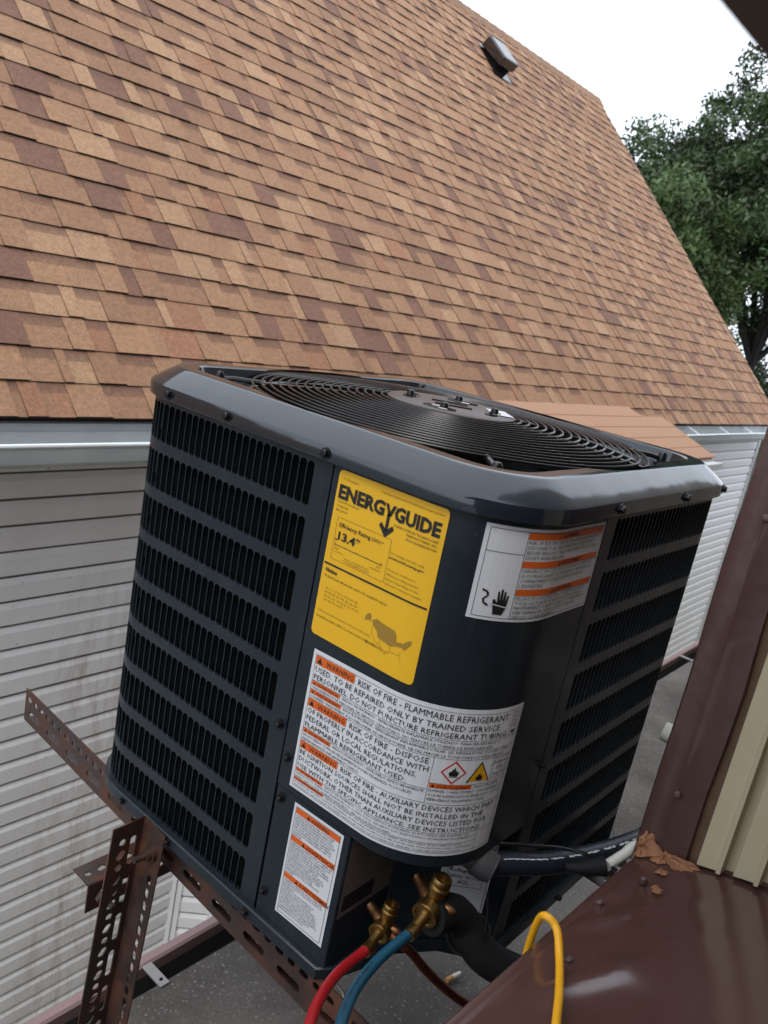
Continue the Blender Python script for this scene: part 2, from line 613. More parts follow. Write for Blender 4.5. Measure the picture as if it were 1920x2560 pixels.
# ribbed beige panel standing on the sill
pat = [(0.0, 0.0), (0.019, 0.0), (0.0205, -0.006), (0.0245, -0.006), (0.026, 0.008), (0.034, 0.008), (0.0355, 0.0)]
pr = []
y0 = -0.191
for r in range(18):
    for du, dx in pat[:-1]:
        pr.append((0.1965+dx, y0-r*0.0355-du))
mb = MB()
mb.loft([[(x, y, (sill_z(0.2, y)+0.006 if b == 0 else 1.0)) for x, y in pr] for b in (0, 1)], closed=False)
mb.quad((0.1965, -0.191, sill_z(.2, -.191)+.006), (0.1965, -0.191, 1.0), (0.206, -0.1905, 1.0), (0.206, -0.1905, sill_z(.2, -.19)+.006))
mb.build('ribbed_panel', 'beige', own)
# eave over the opening
mb = MB()
mb.box((-1.75, -0.46, 0.9185), (0.9, -0.2500, 0.955))
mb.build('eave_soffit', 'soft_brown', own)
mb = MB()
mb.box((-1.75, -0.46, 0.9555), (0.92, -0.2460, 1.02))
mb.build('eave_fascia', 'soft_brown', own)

# torn sealant at the foot of the trim
seal = thing('sealant_patch', 'torn orange-brown sealant smeared between sill and corner trim', 'sealant')


def blob(outline, hfun, name, parent, n=3, rag=0.0035):
    """ragged lumpy smear lofted from its torn outline towards the centre"""
    ctr = Vector((sum(p[0] for p in outline)/len(outline), sum(p[1] for p in outline)/len(outline), sum(p[2] for p in outline)/len(outline)))
    r_ = random.Random(name)
    m_ = MB()
    path = smooth_path(list(outline)+[outline[0]], 9)[:-1]
    path = [p+(p-ctr).normalized()*r_.uniform(-rag, rag*0.6) for p in path]
    rings = []
    for i in range(n+2):
        t = i/(n+1)
        ring = []
        for k_, p in enumerate(path):
            q = Vector(p)*(1-t)+ctr*t
            lift = math.sin(min(1, t*2.2)*PI/2)
            ring.append(q+Vector((-0.35, 0, 0.9))*hfun*lift*(0.45+0.75*nz(q.x*3, q.y*3+q.z, 230)+r_.uniform(-0.12, 0.12)))
        rings.append(ring)
    m_.loft(rings)
    return m_.build(name, 'sealant', parent, smooth=50)


blob([(0.199, -0.128, 0.318), (0.1985, -0.135, 0.333), (0.196, -0.150, 0.327), (0.196, -0.168, 0.328), (0.194, -0.185, 0.331), (0.193, -0.196, 0.330),
      (0.187, -0.192, 0.328), (0.172, -0.178, 0.3255), (0.180, -0.168, 0.3230), (0.173, -0.158, 0.3205), (0.184, -0.148, 0.3170), (0.181, -0.136, 0.3125)],
     0.004, 'sealant_bead', seal, 5)
blob([(0.200, -0.126, 0.300), (0.190, -0.1285, 0.322), (0.196, -0.136, 0.338), (0.197, -0.149, 0.325), (0.186, -0.146, 0.3180), (0.180, -0.134, 0.3120)], 0.006, 'sealant_flap', seal, 4)
blob([(0.168, -0.168, 0.3245), (0.160, -0.176, 0.3275), (0.152, -0.174, 0.3272), (0.154, -0.165, 0.3248), (0.163, -0.162, 0.3235)], 0.002, 'sealant_crumb', seal, 2)
blob([(0.134, -0.176, 0.3270), (0.127, -0.181, 0.3288), (0.117, -0.184, 0.3304), (0.113, -0.179, 0.3292), (0.119, -0.173, 0.3267), (0.128, -0.172, 0.3256)], 0.0016, 'sealant_scrap', seal, 3)

# ================================================================== NEIGHBOURING HOUSE
house = thing('neighbour_house', 'white sided house with steep tan shingle roof across the gap', 'house')
WY, XL, XR = 2.47, -2.2, 10.12
EY, EZ, RP = 2.25, 0.21, rad(46)
RIDGE = 4.95
cs, sn = math.cos(RP), math.sin(RP)
mb = MB()
mb.box((XL, WY+0.004, -3.2), (XR, WY+5.9, 0.12))
mb.box((XL, WY-0.0, -3.2), (XL+0.05, WY+0.004, 0.1))
# gable end
mb.add([(XR-0.02, WY, 0.12), (XR-0.02, EY+2*RIDGE*cs-0.2, 0.12), (XR-0.02, EY+RIDGE*cs, EZ+RIDGE*sn-0.15)], [(0, 1, 2)])
wall = mb.build('wall', 'siding', house)


def lap_mesh(x0, x1, name='siding_board'):
    m_ = MB()
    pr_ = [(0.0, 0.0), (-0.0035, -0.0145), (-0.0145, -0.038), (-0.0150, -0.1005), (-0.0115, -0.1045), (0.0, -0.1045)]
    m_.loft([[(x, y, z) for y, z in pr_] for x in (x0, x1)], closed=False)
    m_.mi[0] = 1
    m_.add([(x0, y, z) for y, z in pr_], [tuple(range(6))])
    m_.add([(x1, y, z) for y, z in pr_], [tuple(range(6))])
    return m_.mesh(name, ['siding', 'lap_grime_shade'])


BX0, BX1 = 1.86, 6.0
left_me = lap_mesh(XL, BX0)
right_me = lap_mesh(BX1, XR-0.06)
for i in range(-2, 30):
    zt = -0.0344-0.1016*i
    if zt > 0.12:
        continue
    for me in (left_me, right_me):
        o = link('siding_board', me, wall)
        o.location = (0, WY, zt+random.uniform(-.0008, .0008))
# corner post and downspout at the far end
mb = MB()
mb.box((XR-0.075, WY-0.024, -3.2), (XR+0.01, WY+0.05, 0.0))
mb.build('corner_post', 'white_paint', house)
mb = MB()
mb.tube(smooth_path([(XR+0.05, WY-0.20, 0.06), (XR+0.05, WY-0.18, -0.08), (XR+0.045, WY-0.065, -0.28), (XR+0.045, WY-0.055, -0.5)], 5)+[Vector((XR+0.045, WY-0.055, -2.9)), Vector((XR+0.045, WY-0.2, -3.0))], 0.028, 10)
mb.build('downspout', 'white_paint', house, smooth=True)
# angled bay
bay = MB()
bl = 0.50
bay.box((BX0+0.35, WY-bl+0.01, -3.2), (BX1-0.3, WY, 0.05))
bay.add([(BX0+.006, WY, -3.2), (BX0+bl+.006, WY-bl, -3.2), (BX0+bl+.006, WY-bl, 0.05), (BX0+.006, WY, 0.05)], [(0, 1, 2, 3)])
bay = bay.build('bay_wall', 'siding', house)
m_ = MB()
pr_ = [(0.0, 0.0), (-0.0035, -0.0145), (-0.0145, -0.038), (-0.0150, -0.1005), (-0.0115, -0.1045), (0.0, -0.1045)]
m_.loft([[(x, y, z) for y, z in pr_] for x in (0.05, 0.21)], closed=False)
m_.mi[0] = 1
bme = m_.mesh('siding_board', ['siding', 'lap_grime_shade'])
for i in range(0, 30):
    o = link('siding_board', bme, bay)
    o.location = (BX0, WY, -0.0344-0.1016*i-0.03)
    o.rotation_euler = (0, 0, rad(-45))
mt = Matrix.Translation((BX0, WY, 0)) @ Matrix.Rotation(rad(-45), 4, 'Z')
for (a, b, d) in ((-0.01, 0.022, 0.020), (0.030, 0.055, 0.026), (0.205, 0.235, 0.024)):
    mb = MB()
    mb.box((a, -d, -3.2), (b, 0.003, 0.04), 0, mt)
    mb.build('corner_bead', 'siding', bay)
mb = MB()
mb.box((0.236, -0.018, -3.0), (0.275, 0.003, -0.4), 0, mt)
mb.box((0.52, -0.018, -3.0), (0.56, 0.003, -0.4), 0, mt)
mb.box((0.275, -0.018, -0.44), (0.52, 0.003, -0.4), 0, mt)
wf = mb.build('window_frame', 'white_paint', bay)
mb = MB()
mb.box((0.275, -0.008, -3.0), (0.52, 0.002, -0.44), 0, mt)
mb.build('window_pane', 'glass', bay)

# bay roof (plain tan sheets)
br = MB()
br.add([(1.9, 2.36, 0.330), (5.62, 2.36, 0.330), (6.13, 2.215, 0.222), (6.10, 1.72, 0.086), (1.9, 1.72, 0.086),
        (1.9, 2.36, 0.30), (5.62, 2.36, 0.30), (6.13, 2.215, 0.192), (6.10, 1.72, 0.056), (1.9, 1.72, 0.056)],
       [(0, 4, 3, 2, 1), (5, 6, 7, 8, 9), (0, 5, 9, 4), (4, 9, 8, 3), (3, 8, 7, 2), (2, 7, 6, 1), (1, 6, 5, 0)])
bro = br.build('bay_roof', 'tan_roof', house)
for i in range(5):
    yb = 1.70+i*0.128
    zb = 0.086+(yb-1.72)*(0.330-0.086)/0.64
    sl = (0.330-0.086)/0.64
    for x0, x1 in ((1.92, 3.3), (3.303, 4.7), (4.703, 6.118+0.01*i if i < 4 else 5.72)):
        mb = MB()
        hb, ht = 0.006, 0.002
        mb.add([(x0, yb, zb+0.001), (x1, yb, zb+0.001), (x0, yb, zb+hb), (x1, yb, zb+hb), (x0, yb+0.135, zb+0.135*sl+ht), (x1, yb+0.135, zb+0.135*sl+ht)],
               [(0, 1, 3, 2), (2, 3, 5, 4), (1, 5, 3), (0, 2, 4)])
        mb.build('shingle_strip', 'tan_roof', bro)
mb = MB()
mb.tube([(6.06, 1.66, 0.02), (6.20, 1.70, 0.0), (6.26, 1.76, -0.01)], 0.022, 8)
mb.box((1.9, 1.62, 0.0), (6.08, 1.70, 0.05))
mb.build('bay_gutter', 'white_paint', house)

# roof deck
DX0, DX1 = XL-0.2, 10.03
mb = MB()


def rp(x, s, h=0.0):
    """point on the near roof slope: s up the slope from the eave, h above it"""
    return (x, EY+s*cs-h*sn, EZ+s*sn+h*cs)


ry, rz = EY+RIDGE*cs, EZ+RIDGE*sn
far = (EY+2*RIDGE*cs, EZ)
mb.add([rp(DX0, 0), rp(DX1-0.02, 0), rp(DX1-0.02, RIDGE), rp(DX0, RIDGE), (DX0, *far), (DX1-0.02, *far)],
       [(0, 1, 2, 3), (3, 2, 5, 4)])
mb.add([rp(DX0, 0, -0.02), rp(DX1-0.02, 0, -0.02), rp(DX1-0.02, RIDGE, -0.02), rp(DX0, RIDGE, -0.02)], [(0, 1, 2, 3)])
mb.quad(rp(DX1-0.02, 0), rp(DX1-0.02, RIDGE), rp(DX1-0.02, RIDGE, -0.16), rp(DX1-0.02, 0, -0.1))
roof = mb.build('roof', 'roof_edge', house)

TINTS = [((0.270, 0.147, 0.080), 0.48), ((0.238, 0.126, 0.070), 0.26), ((0.318, 0.186, 0.104), 0.12), ((0.255, 0.122, 0.066), 0.04), ((0.165, 0.082, 0.053), 0.10)]
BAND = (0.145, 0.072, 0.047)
EXP = 0.1429
tabs = []
rs = random.Random(5)
for i in range(int(RIDGE/EXP)):
    x = DX0+rs.uniform(-0.2, 0)
    prev_up = False
    while x < DX1-0.01:
        w = rs.choice((0.065, 0.09, 0.11, 0.125, 0.14, 0.155, 0.185))*rs.uniform(0.9, 1.1)
        if rs.random() < 0.06:
            w = rs.uniform(0.03, 0.05)
        x1 = min(x+w, DX1)
        if x1-x < 0.02:
            x = x1
            continue
        up = not prev_up if rs.random() < 0.8 else prev_up
        prev_up = up
        r = rs.random()
        acc = 0
        for c_, p_ in TINTS:
            acc += p_
            if r < acc:
                break
        j = rs.uniform(1.03, 1.14)
        tabs.append((i, max(x, DX0), x1, up, tuple(q*j for q in c_), (not up) and rs.random() < 0.75, rs.uniform(-0.003, 0.003)))
        x = x1


def tab_geo(t):
    i, x0, x1, up, col, band, js = t
    s0 = i*EXP+js*0.6
    s1 = i*EXP+EXP+0.012
    hb = 0.0130 if up else 0.0080
    ht = 0.0025 if up else 0.0015
    g = 0.0004
    sm = s0+EXP*(0.66+8*js)
    hm = hb+(ht-hb)*(sm-s0)/(s1-s0)
    xa, xb = x0+g, x1-g
    vs = [rp(xa, s0, 0.001), rp(xb, s0, 0.001), rp(xa, s0, hb), rp(xb, s0, hb), rp(xa, sm, hm), rp(xb, sm, hm), rp(xa, s1, ht), rp(xb, s1, ht),
          rp(xa, s1, 0.0005), rp(xb, s1, 0.0005)]
    fs = [(0, 1, 3, 2), (2, 3, 5, 4), (4, 5, 7, 6), (0, 2, 4, 6, 8), (1, 9, 7, 5, 3)]
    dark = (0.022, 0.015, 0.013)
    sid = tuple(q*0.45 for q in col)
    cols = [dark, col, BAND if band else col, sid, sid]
    return vs, fs, cols


def tab_mesh(name, ts):
    V, F, CC = [], [], []
    for t in ts:
        vs, fs, cols = tab_geo(t)
        o = len(V)
        V += vs
        for q_, (f, c_) in enumerate(zip(fs, cols)):
            F.append(tuple(q+o for q in f))
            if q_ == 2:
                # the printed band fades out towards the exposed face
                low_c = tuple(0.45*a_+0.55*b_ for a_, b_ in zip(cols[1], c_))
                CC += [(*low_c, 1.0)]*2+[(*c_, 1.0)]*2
            else:
                CC += [(*c_, 1.0)]*len(f)
    me = bpy.data.meshes.new(name)
    me.from_pydata(V, [], F)
    me.materials.append(M['shingle'])
    a = me.color_attributes.new('tint', 'FLOAT_COLOR', 'CORNER')
    a.data.foreach_set('color', np.array(CC, 'f').ravel())
    return me


def area_seen(t):
    i, x0, x1 = t[:3]
    c_ = [proj(rp(x, s)) for x, s in ((x0, i*EXP), (x1, i*EXP), (x1, i*EXP+EXP), (x0, i*EXP+EXP))]
    if any(q[2] < 0.3 for q in c_):
        return 0
    mx_, my_ = sum(q[0] for q in c_)/4, sum(q[1] for q in c_)/4
    if not (0 < mx_ < 1920 and 0 < my_ < 1060):
        return 0
    if mx_ > 400 and my_ > 890+max(0, (mx_-700))*0.28:
        return 0
    return abs(sum(c_[q][0]*c_[(q+1) % 4][1]-c_[(q+1) % 4][0]*c_[q][1] for q in range(4)))/2


order = sorted(range(len(tabs)), key=lambda q: -area_seen(tabs[q]))
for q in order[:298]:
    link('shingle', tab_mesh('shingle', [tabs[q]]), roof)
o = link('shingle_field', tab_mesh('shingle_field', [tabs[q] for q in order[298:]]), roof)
o['kind'] = 'stuff'
# ridge caps
x = 3.4
while x < DX1-0.05:
    x1 = min(x+0.17, DX1+0.004)
    V, F = [], []
    for xx, h in ((x, 0.004), (x1+0.02, 0.014)):
        for s_, hh in ((RIDGE-0.15, h), (RIDGE-0.02, h+0.006)):
            V.append(rp(xx, s_, hh))
        V.append((xx, ry, rz+h+0.012))
        V.append((xx, ry+0.13*cs, rz-0.13*sn+h))
    F = [(0, 1, 5, 4), (1, 2, 6, 5), (2, 3, 7, 6), (4, 5, 6, 7), (0, 3, 2, 1)]
    me = bpy.data.meshes.new('ridge_cap')
    me.from_pydata(V, [], F)
    me.materials.append(M['shingle'])
    c_ = random.choice(((0.225, 0.125, 0.072), (0.21, 0.115, 0.068), (0.24, 0.135, 0.08)))
    a = me.color_attributes.new('tint', 'FLOAT_COLOR', 'CORNER')
    a.data.foreach_set('color', np.array([(*c_, 1)]*len(me.loops), 'f').ravel())
    link('ridge_cap', me, roof)
    x = x1

# eave: fascia, gutter, straps
mb = MB()
mb.box((XL, EY+0.02, 0.045), (DX1-0.03, EY+0.04, 0.188))
mb.box((XL, EY+0.0405, 0.040), (DX1-0.03, WY, 0.055))
mb.build('fascia', 'grey_paint', house)
mb = MB()
pr_ = [(2.268, 0.158), (2.264, 0.075), (2.245, 0.058), (2.185, 0.058), (2.158, 0.078), (2.150, 0.118), (2.149, 0.138)]
pi_ = [(y+0.002 if y < 2.2 else y-0.002, z+0.002) for y, z in pr_]
full = pr_+pi_[::-1]
mb.loft([[(x, y, z) for y, z in full+[full[0]]] for x in (XL, DX1-0.04)], closed=False)
mb.build('eave_gutter', 'grey_paint', house, smooth=True)
mb = MB()
mb.tube([(x, 2.150+0.002*math.sin(x*2.3), 0.139+0.0025*math.sin(x*1.7)) for x in np.linspace(XL, DX1-0.04, 60)], 0.0085, 8)
mb.build('gutter_lip', 'lip', house, smooth=True)
for x in (6.9, 7.75, 8.55, 9.35):
    mb = MB()
    mb.add([(x, 2.26, 0.195), (x+0.03, 2.26, 0.195), (x+0.06, 2.148, 0.148), (x+0.03, 2.148, 0.148),
            (x, 2.26, 0.191), (x+0.03, 2.26, 0.191), (x+0.06, 2.148, 0.144), (x+0.03, 2.148, 0.144)],
           [(0, 1, 2, 3), (7, 6, 5, 4), (0, 3, 7, 4), (1, 5, 6, 2)])
    mb.build('gutter_strap', 'lip', house)

# box vent high on the slope
vent = MB()
vx0, vx1, vs0, vs1 = 6.70, 6.97, 4.02, 4.34


def vp(x, s, h):
    return rp(x, s, h)


vent.add([vp(vx0, vs0, 0.075), vp(vx1, vs0, 0.075), vp(vx1, vs1, 0.02), vp(vx0, vs1, 0.02),
          vp(vx0, vs0, 0.175), vp(vx1, vs0, 0.175), vp(vx1, vs1, 0.15), vp(vx0, vs1, 0.15)],
         [(4, 5, 6, 7), (0, 3, 7, 4), (1, 5, 6, 2), (2, 6, 7, 3), (0, 4, 5, 1), (0, 1, 2, 3)])
vo_ = vent.build('roof_vent', 'vent', house)
md = vo_.modifiers.new('bevel', 'BEVEL')
md.width = 0.018
md.segments = 3
mb = MB()
mb.add([vp(vx0-0.02, vs0-0.07, 0.018), vp(vx1+0.02, vs0-0.07, 0.018), vp(vx1+0.02, vs1+0.02, 0.018), vp(vx0-0.02, vs1+0.02, 0.018)], [(0, 1, 2, 3)])
mb.build('vent_flange', 'vent', vo_)
mb = MB()
mb.add([vp(vx0+0.03, vs0+0.02, 0.015), vp(vx1-0.03, vs0+0.02, 0.015), vp(vx1-0.03, vs1-0.03, 0.015), vp(vx0+0.03, vs1-0.03, 0.015),
        vp(vx0+0.03, vs0+0.02, 0.10), vp(vx1-0.03, vs0+0.02, 0.10), vp(vx1-0.03, vs1-0.03, 0.10), vp(vx0+0.03, vs1-0.03, 0.10)],
       [(4, 5, 6, 7), (0, 3, 7, 4), (1, 5, 6, 2), (2, 6, 7, 3), (0, 4, 5, 1)])
mb.build('vent_throat', 'void', vo_)

# ================================================================== TREES BEHIND
def leaf_mesh(name, clumps, per, size, base):
    n = len(clumps)*per
    cc = np.repeat(np.array([c_[0] for c_ in clumps]), per, 0)
    cr = np.repeat(np.array([c_[1] for c_ in clumps]), per)
    shade = np.repeat(np.array([c_[2] for c_ in clumps]), per)
    d = rng.normal(size=(n, 3))
    d /= np.linalg.norm(d, axis=1)[:, None]
    rr = rng.random(n)**0.55
    ctr = cc+d*(cr*rr)[:, None]*np.array([1, 1, 0.8])
    a = rng.normal(size=(n, 3))
    a[:, 2] -= 0.3
    a /= np.linalg.norm(a, axis=1)[:, None]
    b = np.cross(a, rng.normal(size=(n, 3)))
    b /= np.linalg.norm(b, axis=1)[:, None]
    L = size*rng.uniform(0.6, 1.3, n)[:, None]
    V = np.empty((n, 4, 3))
    V[:, 0] = ctr-a*L
    V[:, 1] = ctr+b*L*0.42
    V[:, 2] = ctr+a*L
    V[:, 3] = ctr-b*L*0.42
    me = bpy.data.meshes.new(name)
    me.vertices.add(n*4)
    me.vertices.foreach_set('co', V.ravel())
    me.loops.add(n*4)
    me.loops.foreach_set('vertex_index', np.arange(n*4))
    me.polygons.add(n)
    me.polygons.foreach_set('loop_start', np.arange(n)*4)
    me.polygons.foreach_set('loop_total', np.full(n, 4))
    me.update()
    me.materials.append(M['leaf'])
    col = np.ones((n, 4, 4), 'f')
    v = (shade*rng.uniform(0.75, 1.25, n))[:, None]
    hue = rng.uniform(-0.15, 0.15, n)[:, None]
    cb = np.array(base)[None]*v
    cb[:, :1] *= 1+hue
    col[:, :, :3] = cb[:, None, :]
    at_ = me.color_attributes.new('tint', 'FLOAT_COLOR', 'CORNER')
    at_.data.foreach_set('color', col.ravel())
    return me


def tree(base, h, crown_c, crown_r, nclump, per, label, tint, seed, lean=(0, 0), bare=0.0):
    r_ = random.Random(seed)
    t = thing('leafy_tree', label, 'tree', 'trees behind the house')
    tr_ = MB()
    bx, by, bz = base
    cx, cy, cz = crown_c
    fork = Vector((bx+lean[0]*0.4, by+lean[1]*0.4, bz+(cz-bz)*0.55))
    tr_.tube(smooth_path([(bx, by, bz), (bx+lean[0]*0.15+0.08, by+lean[1]*0.15, bz+(fork.z-bz)*0.5), fork], 5), [0.17-0.007*q for q in range(11)], 10)
    clumps = []
    tips = []
    for q in range(13):
        u = r_.uniform(0, 2*PI)
        e = r_.uniform(-0.35, 1.3)
        tip = Vector((cx+math.cos(u)*math.cos(e)*crown_r[0]*0.8, cy+math.sin(u)*math.cos(e)*crown_r[1]*0.8, cz+math.sin(e)*crown_r[2]*0.8))
        mid = fork.lerp(tip, 0.5)+Vector((r_.uniform(-.3, .3), r_.uniform(-.3, .3), r_.uniform(0, .5)))
        tr_.tube(smooth_path([fork, mid, tip], 4), [0.085-0.0085*z for z in range(9)], 6)
        tips.append((mid, tip))
        for w in range(5):
            s_ = mid.lerp(tip, r_.random())
            e2 = s_+Vector((r_.uniform(-1, 1), r_.uniform(-1, 1), r_.uniform(-.2, .9)))*0.8
            tr_.tube([s_, e2], [0.03, 0.008], 5)
            clumps.append((tuple(e2), r_.uniform(0.35, 0.6), r_.uniform(0.7, 1.3)))
    tr_.build('trunk', 'bark', t, smooth=True)
    for q in range(nclump):
        u = r_.uniform(0, 2*PI)
        zz = r_.uniform(-1, 1)
        rad_ = math.sqrt(1-zz*zz)
        k_ = r_.uniform(0.12, 1.0)**0.6
        wob = 1+0.16*math.sin(3*u+seed)+0.12*math.sin(5*u*1.3+zz*4)
        p_ = (cx+rad_*math.cos(u)*crown_r[0]*k_*wob, cy+rad_*math.sin(u)*crown_r[1]*k_*wob, cz+zz*crown_r[2]*k_*wob)
        if r_.random() < bare and zz < -0.1:
            continue
        clumps.append((p_, r_.uniform(0.34, 0.66), r_.uniform(0.55, 1.35)))
    o_ = link('crown', leaf_mesh('crown', clumps, per, 0.070, tint), t)
    return t


tree((19.5, 5.55, -3.2), 9, (19.5, 5.7, 4.1), (3.0, 3.0, 2.8), 430, 230, 'tallest dark green tree behind the roof, at the right edge', (0.046, 0.080, 0.024), 3, (0.1, 0.1), 0.65)
tree((20.5, 9.6, -3.2), 8, (20.5, 9.3, 3.1), (2.6, 2.5, 2.6), 380, 230, 'dark green tree with wispy top rising beside the roof slope', (0.044, 0.076, 0.024), 8, (0.2, 0.1))
tree((16.2, 6.7, -3.2), 7, (16.0, 6.75, 2.0), (1.4, 1.2, 1.7), 190, 230, 'lighter green tree in front of the darker trees', (0.055, 0.092, 0.024), 5, (0.0, 0.2), 0.2)
tree((27, 8.6, -3.2), 8, (27, 8.6, -0.9), (3.4, 3.4, 2.6), 170, 200, 'low dark tree mass farthest behind, at the foot of the roof edge', (0.028, 0.048, 0.020), 14)


def shrub(p, r, h, label, seed):
    r_ = random.Random(seed)
    t = thing('garden_shrub', label, 'shrub', 'shrubs past the house corner')
    m2 = MB()
    for q in range(5):
        m2.tube([p, (p[0]+r_.uniform(-.5, .5)*r, p[1]+r_.uniform(-.5, .5)*r, p[2]+h*0.7)], [0.03, 0.01], 5)
    m2.build('stem', 'bark', t)
    cl = [((p[0]+r_.uniform(-1, 1)*r, p[1]+r_.uniform(-1, 1)*r, p[2]+r_.uniform(0.1, 1)*h), r_.uniform(0.25, 0.45), r_.uniform(0.6, 1.5)) for _ in range(40)]
    link('foliage', leaf_mesh('foliage', cl, 110, 0.07, (0.05, 0.09, 0.03)), t)


shrub((14.6, 3.3, -3.2), 0.9, 2.0, 'green shrub past the far house corner, beside the brown trim', 2)
shrub((20.5, 4.4, -3.2), 1.3, 2.6, 'farther green shrub past the house corner, higher in the gap', 4)

# ================================================================== CONDENSER
ac = thing('air_conditioner', 'dark slate outdoor condenser unit with stickers, standing on a rusty steel frame', 'air conditioner')
AW, AR = 0.62, 0.10
ZB, ZT = 0.067, 0.655


def surf(s, z, o=0.0):
    """corner panel surface: s runs from the left seam round the near corner to the right seam"""
    if s < 0.128:
        return (-o, 0.228-s, z)
    if s < 0.128+PI/2*AR:
        a_ = (s-0.128)/AR
        return (AR-math.cos(a_)*(AR+o), AR-math.sin(a_)*(AR+o), z)
    return (AR+s-0.128-PI/2*AR, -o, z)


def rrect(o, z, n_arc=10, n_side=8, R_=AR):
    """rounded square ring of the unit, offset outwards by o"""
    R2 = R_+o
    pts = []
    for cx, cy, a0 in ((AW-R_, AW-R_, 0), (R_, AW-R_, 90), (R_, R_, 180), (AW-R_, R_, 270)):
        for q in range(n_arc+1):
            a_ = rad(a0+90*q/n_arc)
            pts.append((cx+R2*math.cos(a_), cy+R2*math.sin(a_), z))
        a_ = rad(a0+90)
        nx_ = {0: (R_, AW-R_), 90: (R_, R_), 180: (AW-R_, R_), 270: (AW-R_, AW-R_)}[a0]
        ex, ey = nx_[0]+R2*math.cos(a_), nx_[1]+R2*math.sin(a_)
        sx2, sy2 = pts[-1][:2]
        for q in range(1, n_side):
            t = q/n_side
            pts.append((sx2+(ex-sx2)*t, sy2+(ey-sy2)*t, z))
    return pts


# base pan, cut away under the valve recess
def pan_ring(o, z):
    pts = [p_ for p_ in rrect(o, z) if not (p_[0]+p_[1] < 0.19)]
    # the ring starts at the far corner; find where the near corner was removed and bridge it with the notch outline
    out, done = [], False
    for q, p_ in enumerate(pts):
        out.append(p_)
        nx_ = pts[(q+1) % len(pts)]
        if not done and math.dist(p_, nx_) > 0.12:
            for x_, y_ in ((-0.0, 0.118), (0.012, 0.104), (0.045, 0.094), (0.10, 0.083), (0.148, 0.052), (0.184, 0.004)):
                out.append((x_+(-o if x_ < 0.01 else 0), y_-o*0.7, z))
            done = True
    return out


mb = MB()
pr_ = [(-0.02, ZB), (0.004, ZB), (0.0065, ZB+0.002), (0.0065, ZB+0.016), (0.0045, ZB+0.0175), (0.0, ZB+0.0175), (-0.003, ZB+0.012)]
mb.loft([pan_ring(o_, z) for o_, z in pr_])
for o_, z in (pr_[0], pr_[-1]):
    ring = pan_ring(o_, z)
    mb.add(ring, [tuple(range(len(ring)))])
mb.build('base_pan', 'enamel', ac, smooth=True)


# louvre panels
def side_path(start, which):
    """arc-length path along the body from a seam towards the back corner"""
    f = AW-AR
    segs = []
    if which == 'L':     # up the left face, round the far-left corner, along the back
        def p(s):
            l0 = f-start
            if s < l0:
                return (0, start+s), (-1, 0)
            if s < l0+PI/2*AR:
                a_ = (s-l0)/AR
                return (AR-math.cos(a_)*AR, f+math.sin(a_)*AR), (-math.cos(a_), math.sin(a_))
            return (AR+s-l0-PI/2*AR, AW), (0, 1)
        return p, (f-start)+PI/2*AR+(f-AR)

    def p(s):            # along the right face, round the far-right corner, up the far side
        l0 = f-start
        if s < l0:
            return (start+s, 0), (0, -1)
        if s < l0+PI/2*AR:
            a_ = (s-l0)/AR
            return (f+math.sin(a_)*AR, AR-math.cos(a_)*AR), (math.sin(a_), -math.cos(a_))
        return (AW, AR+s-l0-PI/2*AR), (1, 0)
    return p, (f-start)+PI/2*AR+(f-AR)


